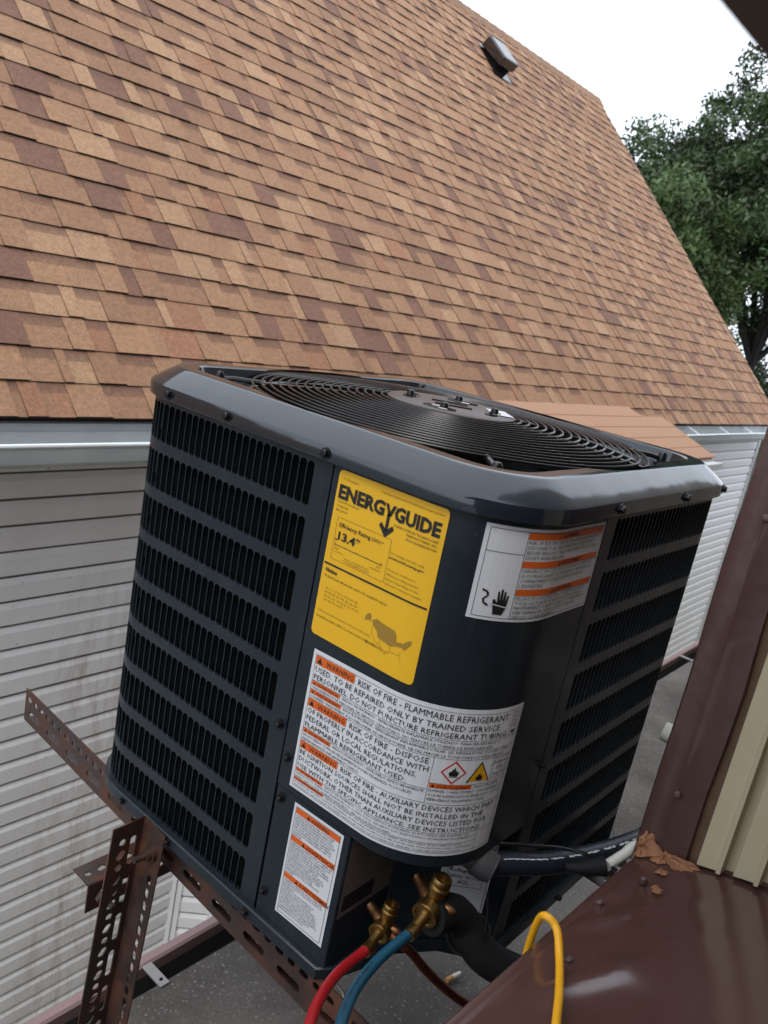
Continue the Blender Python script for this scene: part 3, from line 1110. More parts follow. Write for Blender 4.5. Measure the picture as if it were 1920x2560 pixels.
def louvre(which, start, margin):
    p, L = side_path(start, which)
    m2 = MB()
    sgn = 1

    def P(s, z, dpt):
        (x, y), (nx_, ny_) = p(min(max(s, 0), L))
        return (x-nx_*dpt, y-ny_*dpt, z)
    pitch, ph, sh = 0.012, 0.0637, 0.0505
    ncol = int((L-2*margin)/pitch)
    ztop = 0.6465+(ph-sh)/2
    nrow = 9
    zbot = ztop-nrow*ph
    hw, hh, rc = 0.00535, sh/2, 0.0042
    loop, outer = [], []
    cw, ch = pitch/2, ph/2
    for sx3, sy3 in ((1, 1), (-1, 1), (-1, -1), (1, -1)):
        angs = {(1, 1): (0, 45, 90), (-1, 1): (90, 135, 180), (-1, -1): (180, 225, 270), (1, -1): (270, 315, 360)}[(sx3, sy3)]
        for k_, an in enumerate(angs):
            loop.append((sx3*(hw-rc)+rc*math.cos(rad(an)), sy3*(hh-rc)+rc*math.sin(rad(an))))
        if sx3 == sy3:
            outer += [(sx3*cw, sy3*(hh-rc)), (sx3*cw, sy3*ch), (sx3*(hw-rc), sy3*ch)]
        else:
            outer += [(sx3*(hw-rc), sy3*ch), (sx3*cw, sy3*ch), (sx3*cw, sy3*(hh-rc))]
    n = 12
    for c_ in range(ncol):
        sc = margin+(c_+0.5)*pitch
        for r_ in range(nrow):
            zc = ztop-(r_+0.5)*ph
            V = [P(sc+u, zc+v, 0) for u, v in outer]+[P(sc+u, zc+v, 0) for u, v in loop]
            V += [P(sc+u+0.0003, zc+v*0.99, 0.0010) for u, v in loop]
            V += [P(sc+u*0.98+0.0012, zc+v*0.985, 0.0036) for u, v in loop]
            F = []
            for a_ in range(n):
                b_ = (a_+1) % n
                F += [(a_, b_, n+b_, n+a_), (n+a_, n+b_, 2*n+b_, 2*n+a_), (2*n+a_, 2*n+b_, 3*n+b_, 3*n+a_)]
            m2.add(V, F)
    # plain strips
    s_lo, s_hi = margin, margin+ncol*pitch

    def strip(s0, s1, z0, z1, k_):
        m2.loft([[P(s0+(s1-s0)*q/k_, z, 0) for q in range(k_+1)] for z in (z0, z1)], closed=False)
    strip(0, s_lo, ZB+0.012, ZT, 1)
    strip(s_hi, L, ZB+0.012, ZT, 2)
    strip(s_lo, s_hi, ztop, ZT, ncol)
    strip(s_lo, s_hi, ZB+0.012, zbot, ncol)
    # folded returns at the seam
    m2.quad(P(0, ZB+0.012, 0), P(0, ZT, 0), P(0, ZT, 0.012), P(0, ZB+0.012, 0.012))
    return m2.build('louvre_panel', 'enamel', ac, smooth=True, fix=False)


lp = louvre('L', 0.2300, 0.026)
rpn = louvre('R', 0.1945, 0.026)
# plain post at the hidden back corner
mb = MB()
f = AW-AR
pts = [(f+AR*math.sin(rad(a_)), f+AR*math.cos(rad(a_))) for a_ in range(0, 91, 9)]
mb.loft([[(x, y, z) for x, y in pts] for z in (ZB+0.012, ZT)], closed=False)
mb.build('corner_post', 'enamel', ac, smooth=True)

# coil behind the louvres
mb = MB()
d_ = 0.0125
path = [(d_, 0.224), (d_, AW-0.1)]+[(0.0875+d_-0.0875*math.cos(rad(a_)), AW-0.0875-d_+0.0875*math.sin(rad(a_))) for a_ in range(0, 91, 15)] + \
       [(AW-0.0875-d_+0.0875*math.sin(rad(a_)), AW-0.0875-d_+0.0875*math.cos(rad(a_))) for a_ in range(0, 91, 15)] + \
       [(AW-0.0875-d_+0.0875*math.cos(rad(a_)), 0.0875+d_-0.0875*math.sin(rad(a_))) for a_ in range(0, 91, 15)]+[(0.19, d_), (0.222, 0.05), (0.05, 0.232)]
mb.loft([[(x, y, z) for x, y in path+[path[0]]] for z in (ZB+0.013, 0.652)], closed=False)
mb.build('coil', 'coil', ac)

# corner access panel
mb = MB()
NS = 30
ss = [0.0015+(0.374-0.0015)*q/NS for q in range(NS+1)]
zp0 = 0.2625
mb.loft([[surf(s, z, o) for s in ss] for z, o in ((zp0, -0.012), (zp0, -0.001), (zp0+0.0012, 0.0010), (zp0+0.003, 0.0014), (ZT+0.002, 0.0014))], closed=False)
for s in (ss[0], ss[-1]):
    mb.quad(surf(s, zp0, 0.0012), surf(s, ZT, 0.0012), surf(s+(0.0008 if s > .1 else -0.0008), ZT, -0.012), surf(s+(0.0008 if s > .1 else -0.0008), zp0, -0.012))
mb.build('access_panel', 'enamel', ac, smooth=True)
# recess behind the valves
mb = MB()
zz0, zz1 = ZB+0.0125, zp0-0.0005
mb.quad((0.0005, 0.2265, zz0), (0.0005, 0.110, zz0), (0.0005, 0.110, zz1), (0.0005, 0.2265, zz1))
mb.quad((0.0005, 0.2265, zz0), (0.0005, 0.2265, zz1), (0.012, 0.2265, zz1), (0.012, 0.2265, zz0))
mb.loft([[(0.0005, 0.110, z), (0.0012, 0.1085, z), (0.003, 0.108, z), (0.100, 0.108, z), (0.192, 0.003, z)] for z in (zz0, zz1)], closed=False)
mb.build('service_panel', 'enamel', ac, smooth=True)
mb = MB()
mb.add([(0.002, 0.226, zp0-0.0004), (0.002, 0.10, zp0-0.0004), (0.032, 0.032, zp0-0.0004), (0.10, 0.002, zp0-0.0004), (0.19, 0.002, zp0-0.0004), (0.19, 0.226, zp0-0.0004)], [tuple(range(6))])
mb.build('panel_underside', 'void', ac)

# lid
mb = MB()
outer = [(-0.0, 0.6535), (0.0078, 0.6535), (0.0086, 0.6545), (0.0086, 0.6668), (0.0076, 0.6700), (0.0052, 0.6722), (-0.0070, 0.6806), (-0.0222, 0.6904), (-0.0245, 0.6915), (-0.0270, 0.6920), (-0.034, 0.692)]
rings = [rrect(o_, z) for o_, z in outer]
cx = AW/2
RO = 0.283


def inner_ring(dx, z, rmin):
    pts = []
    for (x, y, _) in rrect(-dx, z, R_=AR):
        vx, vy = x-cx, y-cx
        r_ = math.hypot(vx, vy)
        R2 = max(r_, rmin)
        pts.append((cx+vx/r_*R2, cx+vy/r_*R2, z))
    return pts


rings += [inner_ring(0.046, 0.692, 0.2845), inner_ring(0.0495, 0.6905, 0.2838), inner_ring(0.052, 0.684, 0.2832), inner_ring(0.055, 0.677, 0.2826), inner_ring(0.060, 0.6745, 0.2822)]


def circ(r_, z):
    pts = []
    for (x, y, _) in rrect(-0.06, z):
        vx, vy = x-cx, y-cx
        q = math.hypot(vx, vy)
        pts.append((cx+vx/q*r_, cx+vy/q*r_, z))
    return pts


rings += [circ(0.2815, 0.6745), circ(0.279, 0.672)]
mb.loft(rings)
lid = mb.build('lid', 'lid', ac, smooth=22)
mb = MB()
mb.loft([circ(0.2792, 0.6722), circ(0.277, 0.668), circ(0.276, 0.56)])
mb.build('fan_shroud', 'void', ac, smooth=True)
# fan guard: concentric wire rings on spokes
mb = MB()
mb.tube([(cx+0.09*math.cos(rad(q)), cx+0.09*math.sin(rad(q)), 0.6985) for q in range(0, 361, 10)], 0.0016, 6, cap=False)
guard = mb.build('fan_guard', 'black_metal', ac, smooth=True)
NR = 16
for i in range(NR):
    r_ = 0.0985+i*(0.274-0.0985)/(NR-1)
    zz = 0.7010-0.0125*(i/(NR-1))**1.4
    m2 = MB()
    m2.tube([(cx+r_*math.cos(2*PI*q/72), cx+r_*math.sin(2*PI*q/72), zz) for q in range(73)], 0.0015, 6, cap=False)
    m2.build('guard_ring', 'black_metal', guard, smooth=True)
for q in range(12):
    a_ = rad(15+30*q)
    m2 = MB()
    m2.tube([(cx+0.085*math.cos(a_), cx+0.085*math.sin(a_), 0.6982), (cx+0.180*math.cos(a_), cx+0.180*math.sin(a_), 0.6935), (cx+0.276*math.cos(a_), cx+0.276*math.sin(a_), 0.6855)], 0.0015, 6)
    m2.build('guard_spoke', 'black_metal', guard, smooth=True)
for a0 in (45, 135, 225, 315):
    a_ = rad(a0)
    c2, s2 = math.cos(a_), math.sin(a_)
    m2 = MB()
    m2.tube([(cx+0.262*c2, cx+0.262*s2, 0.686), (cx+0.30*c2, cx+0.30*s2, 0.685), (cx+0.318*c2, cx+0.318*s2, 0.682), (cx+0.322*c2, cx+0.322*s2, 0.676)], 0.0038, 8)
    m2.lathe((cx+0.318*c2, cx+0.318*s2, 0.674), (0, 0, 1), [(0, 0.011), (0.003, 0.011), (0.003, 0.0065), (0.014, 0.0065), (0.018, 0.004)], 10)
    m2.lathe((cx+0.318*c2+0.022*s2, cx+0.318*s2-0.022*c2, 0.674), (0, 0, 1), [(0, 0.009), (0.002, 0.009), (0.002, 0.006), (0.007, 0.006)], 8)
    m2.build('guard_clamp', 'black_metal', guard, smooth=True)
# motor plate
mb = MB()
mb.lathe((cx, cx, 0.6975), (0, 0, 1), [(0, 0.0905), (0.0048, 0.0905), (0.0062, 0.0885), (0.0064, 0.02), (0.0064, 0.001)], 48)
for ang in (-45, 135):
    for dd in (-0.016, 0.016):
        u = Vector((math.cos(rad(ang)), math.sin(rad(ang)), 0))
        w = Vector((-u.y, u.x, 0))
        a_, b_ = Vector((cx, cx, 0.7045))-u*0.026+w*dd, Vector((cx, cx, 0.7045))+u*0.026+w*dd
        mb.tube([a_, b_], 0.0016, 6)
plate = mb.build('motor_plate', 'plate', ac, smooth=True)
for ang in (20, 110, 200, 290):
    u = (math.cos(rad(ang)), math.sin(rad(ang)))
    w = (-u[1], u[0])
    m2 = MB()
    c0 = (cx+u[0]*0.060, cx+u[1]*0.060, 0.7044)
    pts = [(c0[0]+w[0]*0.022*math.cos(rad(q))+u[0]*0.009*math.sin(rad(q)), c0[1]+w[1]*0.022*math.cos(rad(q))+u[1]*0.009*math.sin(rad(q)), 0.7044) for q in range(0, 360, 20)]
    m2.add(pts, [tuple(range(len(pts)))])
    m2.build('plate_slot', 'void', plate)
    m2 = MB()
    m2.tube([p_ for p_ in pts+[pts[0]]], 0.0014, 6, cap=False)
    m2.build('slot_lip', 'lid', plate, smooth=True)
    m2 = MB()
    m2.lathe((c0[0]+w[0]*0.006, c0[1]+w[1]*0.006, 0.700), (0, 0, 1), [(0, 0.0056), (0.009, 0.0056), (0.0118, 0.0045), (0.013, 0.002)], 8)
    m2.build('plate_bolt', 'screw', plate, smooth=True)
mb = MB()
mb.quad((cx+0.040, cx-0.078, 0.7048), (cx+0.076, cx-0.040, 0.7048), (cx+0.056, cx-0.020, 0.7048), (cx+0.018, cx-0.058, 0.7048))
mb.build('plate_sticker', 'white_label', plate)
# fan below
mb = MB()
mb.lathe((cx, cx, 0.575), (0, 0, 1), [(0, 0.075), (0.10, 0.075), (0.115, 0.06)], 24)
mot = mb.build('fan_motor', 'void', ac, smooth=True)
for q in range(3):
    m2 = MB()
    a0 = rad(120*q+20)
    rr_ = []
    for i in range(7):
        r_ = 0.07+i*0.033
        w0, w1 = a0-0.30-0.05*i, a0+0.34-0.01*i
        rr_.append([(cx+r_*math.cos(w0+(w1-w0)*t), cx+r_*math.sin(w0+(w1-w0)*t), 0.615+0.035*t) for t in (0, 0.25, 0.5, 0.75, 1)])
    m2.loft(rr_, closed=False)
    m2.build('fan_blade', 'coil', ac, smooth=True)


# screws
def screw(p_, nrm, parent, r_=0.0052):
    m2 = MB()
    m2.lathe(p_, nrm, [(0, r_*1.25), (0.0014, r_*1.25), (0.0015, r_*0.9), (0.0052, r_*0.86), (0.006, r_*0.6)], 8)
    m2.build('screw', 'screw', parent)


for y in (0.513, 0.399, 0.236):
    screw((-0.0085, y, 0.6625), (-1, 0, 0), lid)
for x in (0.200, 0.397):
    screw((x, -0.0085, 0.6625), (0, -1, 0), lid)
a_ = rad(20)
screw((0.52+0.1085*math.sin(a_), 0.1-0.1085*math.cos(a_), 0.6625), (math.sin(a_), -math.cos(a_), 0), lid)
for y, z, par in ((0.2396, 0.335, lp), (0.2178, 0.303, ac), (0.2176, 0.2486, ac), (0.2182, 0.1175, ac)):
    screw((-0.0005 if z < 0.27 else -0.0012, y, z), (-1, 0, 0), par, 0.0046)
for y in (0.505, 0.396, 0.236):
    screw((-0.0064, y, 0.0765), (-1, 0, 0), ac, 0.0046)
screw((0.193, -0.001, 0.3466), (0, -1, 0), ac, 0.0046)
screw((0.36, -0.0064, 0.0765), (0, -1, 0), ac, 0.0046)

# ---------------------------------------------------------------- stickers
_tc = {}


def text_geo(txt, bold=0.0):
    key = (txt, bold)
    if key in _tc:
        return _tc[key]
    cu = bpy.data.curves.new('t', 'FONT')
    cu.body = txt
    cu.size = 1.0
    cu.resolution_u = 2 if bold else 1
    cu.offset = bold
    ob = bpy.data.objects.new('t', cu)
    me = bpy.data.meshes.new_from_object(ob)
    n = len(me.vertices)
    co = np.zeros(n*3)
    me.vertices.foreach_get('co', co)
    co = co.reshape(-1, 3)[:, :2]
    fs = [tuple(p_.vertices) for p_ in me.polygons]
    bpy.data.objects.remove(ob)
    bpy.data.curves.remove(cu)
    bpy.data.meshes.remove(me)
    _tc[key] = (co, fs)
    return co, fs


CAPH = text_geo('H')[0][:, 1].max()


class Label:
    """flat print laid out in label units (u right, v down, both 0..1) and wrapped onto a surface"""

    def __init__(s, w, h, fn):
        s.w, s.h, s.fn, s.mb = w, h, fn, MB()

    def pt(s, u, v, o):
        return s.fn(u*s.w, v*s.h, o)

    def rect(s, u0, v0, u1, v1, mi, o, nu=None):
        nu = nu or max(1, int(abs(u1-u0)*s.w/0.007))
        s.mb.loft([[s.pt(u0+(u1-u0)*q/nu, v, o) for q in range(nu+1)] for v in (v0, v1)], closed=False, mi=mi)

    def sheet(s, mi, rc=0.0, o=0.0006):
        if not rc:
            s.rect(0, 0, 1, 1, mi, o, 26)
            return
        us = [0, .15, .4, .7, 1]
        xs = [q*rc for q in us]+[rc+(s.w-2*rc)*q/22 for q in range(1, 22)]+[s.w-rc*q for q in us[::-1]]
        top = []
        for x in xs:
            d = max(rc-x, x-(s.w-rc), 0)
            top.append(rc-math.sqrt(max(rc*rc-d*d, 0)))
        s.mb.loft([[s.fn(x, t, o) for x, t in zip(xs, top)], [s.fn(x, s.h-t, o) for x, t in zip(xs, top)]], closed=False, mi=mi)

    def line(s, u0, v0, u1, v1, mi, t=0.0005, o=0.0011):
        if abs(u1-u0)*s.w > abs(v1-v0)*s.h:
            dv = t/s.h/2
            nu = max(1, int(abs(u1-u0)*s.w/0.007))
            s.mb.loft([[s.pt(u0+(u1-u0)*q/nu, v0+(v1-v0)*q/nu+d, o) for q in range(nu+1)] for d in (-dv, dv)], closed=False, mi=mi)
        else:
            du = t/s.w/2
            s.mb.loft([[s.pt(u0+d, v0, o), s.pt(u1+d, v1, o)] for d in (-du, du)], closed=False, mi=mi)

    def frame(s, u0, v0, u1, v1, mi, t=0.0005):
        s.line(u0, v0, u1, v0, mi, t)
        s.line(u0, v1, u1, v1, mi, t)
        s.line(u0, v0, u0, v1, mi, t)
        s.line(u1, v0, u1, v1, mi, t)

    def text(s, txt, u0, v0, v1, u1=None, mi=1, bold=0.0, o=0.0013, right=False, maxw=None):
        """cap height fills v0..v1; u1 stretches the line to end there"""
        co, fs = text_geo(txt, bold)
        if len(co) == 0:
            return
        k_ = (v1-v0)*s.h/CAPH
        x0, x1 = co[:, 0].min(), co[:, 0].max()
        kx = k_
        if u1 is not None:
            kx = (u1-u0)*s.w/(x1-x0)
        elif maxw is not None:
            kx = min(k_, maxw*s.w/(x1-x0))
        off = u0*s.w - (x1-x0)*kx if right else u0*s.w
        vs = [s.fn(off+(x-x0)*kx, v1*s.h-y*k_, o) for x, y in co]
        s.mb.add(vs, fs, mi)

    def poly(s, pts, mi, o=0.0012):
        s.mb.add([s.pt(u, v, o) for u, v in pts], [tuple(range(len(pts)))], mi)

    def warn(s, u0, v0, v1, mi_ink):
        """black warning triangle with a light mark"""
        hh = (v1-v0)*s.h
        w_ = hh*1.1/s.w
        s.poly([(u0, v1), (u0+w_, v1), (u0+w_/2, v0)], mi_ink)

    def flame(s, u, v, hgt, mi, o=0.0015):
        w_ = hgt*s.h/s.w
        P = [(-.28, .38), (.28, .38), (.40, .10), (.34, -.14), (.24, .02), (.22, -.22), (.12, -.10), (.06, -.5), (-.06, -.22), (-.14, -.30), (-.16, -.04), (-.28, -.16), (-.26, .04), (-.38, -.02), (-.40, .16)]
        s.poly([(u+x*w_, v+y*hgt) for x, y in P], mi, o)
        s.rect(u-.33*w_, v+.42*hgt, u+.33*w_, v+.47*hgt, mi, o)

    def build(s, name, mats, label=None):
        o_ = s.mb.build(name, mats, ac, fix=False)
        if label:
            o_['label'] = label
        return o_


# yellow efficiency sticker
def on_panel(s0, z0, tilt=0.0, lift=0.0014):
    return lambda x, y, o: surf(s0+x, z0-y+tilt*x, lift+o)


Y = Label(0.1435, 0.1875, on_panel(0.0102, 0.6505))
Y.sheet(0, 0.0055)
Y.text('U.S. Government', 0.045, 0.038, 0.052, 0.20, 2)
Y.text('Federal law prohibits removal of this label before consumer purchase.', 0.42, 0.028, 0.042, 0.97, 2)
# big wordmark with an arrow-tailed Y
Y.text('ENERG', 0.028, 0.085, 0.158, 0.475, 1, 0.042)
Y.text('GUIDE', 0.570, 0.085, 0.158, 0.965, 1, 0.042)
for pts in ([(0.478, .085), (0.505, .085), (0.530, .128), (0.530, .150), (0.508, .150), (0.508, .132)],
            [(0.578, .085), (0.551, .085), (0.516, .150), (0.540, .150)],
            [(0.508, .140), (0.534, .140), (0.534, .235), (0.508, .235)],
            [(0.452, .215), (0.470, .196), (0.521, .232), (0.572, .196), (0.590, .215), (0.521, .272)]):
    Y.poly(pts, 1, 0.0013)
Y.text('Central Air Conditioner', 0.03, 0.172, 0.184, 0.25, 1)
Y.text('Cooling Only', 0.03, 0.197, 0.209, 0.145, 1)
Y.text('Split System', 0.03, 0.222, 0.234, 0.145, 1)
Y.text('DAIKIN COMFORT TECHNOLOGIES', 0.965, 0.180, 0.193, mi=1, right=True, maxw=0.38)
Y.text('MANUFACTURING, INC.', 0.965, 0.203, 0.216, mi=1, right=True, maxw=0.26)
Y.text('Model GLXS3BN1810AA', 0.965, 0.227, 0.240, mi=1, right=True, maxw=0.26)
Y.frame(0.062, 0.268, 0.588, 0.515, 2, 0.0004)
Y.text('Efficiency Rating', 0.092, 0.294, 0.318, 0.40, 1, 0.008)
Y.text('(SEER2)**', 0.41, 0.300, 0.317, 0.53, 1)
Y.text('13.4*', 0.098, 0.348, 0.393, 0.315, 1, 0.03)
Y.poly([(0.072, 0.394), (0.094, 0.394), (0.083, 0.408)], 1)
Y.line(0.083, 0.428, 0.54, 0.428, 1, 0.0007)
for u in (0.083, 0.19, 0.295, 0.405, 0.54):
    Y.line(u, 0.416 if u in (0.083, 0.54) else 0.422, u, 0.434 if u in (0.083, 0.54) else 0.428, 1, 0.0007)
Y.text('13.4', 0.083, 0.441, 0.453, 0.12, 1)
Y.text('27.0', 0.50, 0.441, 0.453, 0.54, 1)
Y.text('Least Efficient', 0.083, 0.461, 0.470, 0.18, 2)
Y.text('Most Efficient', 0.45, 0.461, 0.470, 0.54, 1)
Y.text('Range of Similar Models', 0.20, 0.480, 0.491, 0.44, 2)
Y.text('**Seasonal Energy Efficiency Ratio 2', 0.18, 0.497, 0.506, 0.45, 1)
Y.text('For energy cost info, visit', 0.60, 0.330, 0.344, 0.90, 2)
Y.text('productinfo.energy.gov', 0.60, 0.356, 0.370, 0.905, 1, 0.012)
for i, t in enumerate(('*Your air conditioner\'s', 'efficiency rating may be', 'better depending on the', 'coil your contractor installs.')):
    Y.text(t, 0.60, 0.425+i*0.027, 0.438+i*0.027, (0.86, 0.89, 0.90, 0.93)[i], 2)
Y.rect(0.012, 0.548, 0.985, 0.559, 1, 0.0012)
Y.text('Notice', 0.04, 0.578, 0.600, 0.155, 1, 0.03)
Y.text('Federal Law allows this unit to be installed only in:', 0.04, 0.618, 0.633, 0.665, 1, 0.0)
for i, t in enumerate(('AK  CO  CT  ID  IL  IA  IN  KS  MA', 'ME  MI  MN  MO  MT  ND  NE  NH', 'NJ  NY  OH  OR  PA  RI  SD  UT  VT', 'WA  WV  WI  and WY')):
    Y.text(t, 0.07, 0.690+i*0.024, 0.702+i*0.024, (0.40, 0.40, 0.42, 0.27)[i], 2)
# outline of a country map, the northern states filled
Y.poly([(0.56, .745), (0.60, .728), (0.66, .737), (0.72, .741), (0.77, .744), (0.795, .765), (0.80, .79), (0.82, .80), (0.84, .79), (0.86, .795), (0.885, .775), (0.92, .755), (0.93, .768),
        (0.905, .80), (0.88, .825), (0.86, .812), (0.80, .825), (0.76, .838), (0.70, .832), (0.64, .822), (0.62, .79), (0.58, .775)], 3)
for u in (0.63, 0.68, 0.735, 0.78):
    Y.line(u, 0.742, u+0.006, 0.826, 2, 0.0004)
Y.line(0.60, 0.762, 0.79, 0.775, 2, 0.0004)
Y.line(0.62, 0.795, 0.80, 0.803, 2, 0.0004)
Y.poly([(0.50, .735), (0.515, .718), (0.535, .715), (0.548, .728), (0.54, .748), (0.555, .757), (0.525, .755), (0.49, .765)], 3)
for a_, b_ in (((0.57, .78), (0.575, .815)), ((0.575, .815), (0.61, .85)), ((0.61, .85), (0.68, .868)), ((0.68, .868), (0.72, .90)), ((0.72, .90), (0.75, .872)), ((0.75, .872), (0.85, .865)), ((0.85, .865), (0.875, .90)), ((0.86, .84), (0.85, .865)), ((0.66, .826), (0.665, .862)), ((0.76, .84), (0.765, .87))):
    Y.line(*a_, *b_, 2, 0.00035)
Y.rect(0.535, 0.872, 0.560, 0.890, 3, 0.0012)
Y.text('Installable in above states', 0.575, 0.876, 0.888, 0.76, 2)
Y.text('Federal law prohibits installation of this unit in other states.', 0.035, 0.835, 0.847, 0.57, 2)
Y.text('Energy Efficiency Ratio 2 (EER2): The installed system\'s minimum EER2 is 11.2.', 0.03, 0.872, 0.884, 0.70, 1)
Y.build('efficiency_sticker', ['yellow', 'ink', 'faded_ink', 'state_ink'], 'yellow efficiency rating sticker with bold black heading')

# big multilingual warning sticker wrapped round the corner
B = Label(0.266, 0.1745, on_panel(0.0205, 0.4470, 0.030))
B.sheet(0)
B.frame(0.018, 0.028, 0.982, 0.978, 1, 0.0004)


def bx_(v0, v1, u1, word, big):
    B.rect(0.02, v0, u1, v1, 2, 0.0010)
    pad = (v1-v0)*0.2
    B.warn(0.028, v0+pad*0.8, v1-pad*0.8, 1)
    B.text(word, 0.028+(v1-v0)*0.86, v0+pad, v1-pad, u1-0.008, 1, 0.0)


def big(t, u0, v0, v1, u1):
    B.text(t, u0, v0+0.007, v1-0.008, u1, 1, 0.0)


def sm(t, u0, v0, v1, u1):
    B.text(t, u0, v0+0.007, v1-0.006, u1, 1, 0.0)


bx_(0.032, 0.092, 0.238, 'WARNING', 1)
big('RISK OF FIRE - FLAMMABLE REFRIGERANT', 0.258, 0.036, 0.092, 0.915)
big('USED. TO BE REPAIRED ONLY BY TRAINED SERVICE', 0.026, 0.098, 0.150, 0.880)
big('PERSONNEL. DO NOT PUNCTURE REFRIGERANT TUBING.', 0.026, 0.152, 0.202, 0.930)
B.line(0.018, 0.205, 0.982, 0.205, 1, 0.0004)
bx_(0.208, 0.236, 0.180, 'ADVERTENCIA', 0)
sm('RIESGO DE INCENDIO - REFRIGERANTE INFLAMABLE UTILIZADO. PARA SER REPARADO', 0.195, 0.206, 0.236, 0.90)
sm('UNICAMENTE POR PERSONAL DE SERVICIO CAPACITADO. NO PERFORE LA TUBERÍA DE REFRIGERANTE.', 0.026, 0.236, 0.266, 0.87)
B.line(0.018, 0.268, 0.982, 0.268, 1, 0.0004)
bx_(0.270, 0.298, 0.195, 'AVERTISSEMENT', 0)
sm('RISQUE D\'INCENDIE - RÉFRIGÉRANT INFLAMMABLE UTILISÉ. LES RÉPARATIONS DOIVENT ÊTRE', 0.210, 0.268, 0.298, 0.955)
sm('CONFIÉES UNIQUEMENT À DU PERSONNEL DE SERVICE FORMÉ. NE PAS PERCER LA TUYAUTERIE DU RÉFRIGÉRANT.', 0.026, 0.298, 0.328, 0.94)
B.line(0.018, 0.331, 0.982, 0.331, 1, 0.0004)
bx_(0.333, 0.388, 0.238, 'WARNING', 1)
big('RISK OF FIRE - DISPOSE', 0.258, 0.336, 0.388, 0.625)
big('OF PROPERLY IN ACCORDANCE WITH', 0.026, 0.390, 0.440, 0.630)
big('FEDERAL OR LOCAL REGULATIONS.', 0.026, 0.442, 0.492, 0.590)
big('FLAMMABLE REFRIGERANT USED.', 0.026, 0.494, 0.542, 0.555)
B.line(0.018, 0.545, 0.64, 0.545, 1, 0.0004)
bx_(0.548, 0.576, 0.180, 'ADVERTENCIA', 0)
sm('RIESGO DE INCENDIO - DESÉCHELO ADECUADAMENTE', 0.195, 0.546, 0.576, 0.63)
sm('DE ACUERDO CON LAS REGLAMENTACIONES FEDERALES O LOCALES.', 0.026, 0.576, 0.606, 0.59)
sm('REFRIGERANTE INFLAMABLE USADO.', 0.026, 0.606, 0.636, 0.35)
B.line(0.642, 0.331, 0.642, 0.640, 1, 0.0004)
# pictograms: red diamond and amber triangle with flames
cu_, cv_ = 0.728, 0.418
hw_, hv_ = 0.052, 0.079
B.poly([(cu_, cv_-hv_), (cu_+hw_, cv_), (cu_, cv_+hv_), (cu_-hw_, cv_)], 3, 0.0010)
B.poly([(cu_, cv_-hv_*.82), (cu_+hw_*.82, cv_), (cu_, cv_+hv_*.82), (cu_-hw_*.82, cv_)], 0, 0.0012)
B.flame(cu_, cv_-0.005, 0.075, 1)
cu_, hw_ = 0.838, 0.054
B.poly([(cu_-hw_, 0.488), (cu_+hw_, 0.488), (cu_, 0.345)], 1, 0.0010)
B.poly([(cu_-hw_*.84, 0.482), (cu_+hw_*.84, 0.482), (cu_, 0.362)], 4, 0.0012)
B.flame(cu_, 0.448, 0.058, 1)
B.frame(0.895, 0.342, 0.975, 0.475, 1, 0.0004)
for i, t in enumerate(('Refrigerant', 'Safety', 'Group A2L')):
    B.text(t, (0.900, 0.915, 0.902)[i], 0.355+i*0.040, 0.379+i*0.040, (0.970, 0.955, 0.968)[i], 1)
B.line(0.642, 0.500, 0.982, 0.500, 1, 0.0004)
B.rect(0.646, 0.502, 0.815, 0.531, 2, 0.0010)
B.warn(0.652, 0.506, 0.527, 1)
B.text('AVERTISSEMENT', 0.675, 0.508, 0.526, 0.808, 1)
sm('RISQUE D\'INCENDIE -', 0.825, 0.500, 0.531, 0.955)
sm('ÉLIMINER CORRECTEMENT CONFORMÉMENT', 0.648, 0.533, 0.563, 0.96)
sm('À LA RÉGLEMENTATION FÉDÉRALE OU LOCALE', 0.648, 0.563, 0.593, 0.97)
sm('RÉFRIGÉRANT INFLAMMABLE UTILISÉ.', 0.648, 0.593, 0.623, 0.89)
B.line(0.018, 0.640, 0.982, 0.640, 1, 0.0004)
bx_(0.642, 0.694, 0.238, 'WARNING', 1)
big('RISK OF FIRE - AUXILIARY DEVICES WHICH MAY', 0.258, 0.645, 0.694, 0.955)
big('BE IGNITION SOURCES SHALL NOT BE INSTALLED IN THE', 0.026, 0.696, 0.742, 0.905)
big('DUCTWORK, OTHER THAN AUXILIARY DEVICES LISTED FOR', 0.026, 0.744, 0.792, 0.93)
big('USE WITH THE SPECIFIC APPLIANCE. SEE INSTRUCTIONS.', 0.026, 0.794, 0.838, 0.91)
B.line(0.018, 0.841, 0.982, 0.841, 1, 0.0004)
bx_(0.843, 0.865, 0.180, 'ADVERTENCIA', 0)
sm('RIESGO DE INCENDIO - LOS DISPOSITIVOS AUXILIARES QUE PUEDEN SER FUENTES DE', 0.195, 0.841, 0.866, 0.855)
sm('IGNICIÓN NO DEBEN INSTALARSE EN LOS CONDUCTOS, EXCEPTO LOS DISPOSITIVOS AUXILIARES ENUMERADOS', 0.026, 0.864, 0.889, 0.89)
sm('PARA USAR CON EL APARATO ESPECÍFICO. VEA LAS INSTRUCCIONES', 0.026, 0.887, 0.911, 0.54)
B.line(0.018, 0.911, 0.90, 0.911, 1, 0.0004)
bx_(0.912, 0.932, 0.195, 'AVERTISSEMENT', 0)
sm('RISQUE D\'INCENDIE - LES APPAREILS AUXILIAIRES QUI PEUVENT ÊTRE UNE SOURCE', 0.210, 0.910, 0.933, 0.835)
sm('D\'IGNITION, AUTRES QUE LES APPAREILS AUXILIAIRES HOMOLOGUÉS POUR UNE UTILISATION AVEC L\'APPAREIL', 0.026, 0.931, 0.954, 0.885)
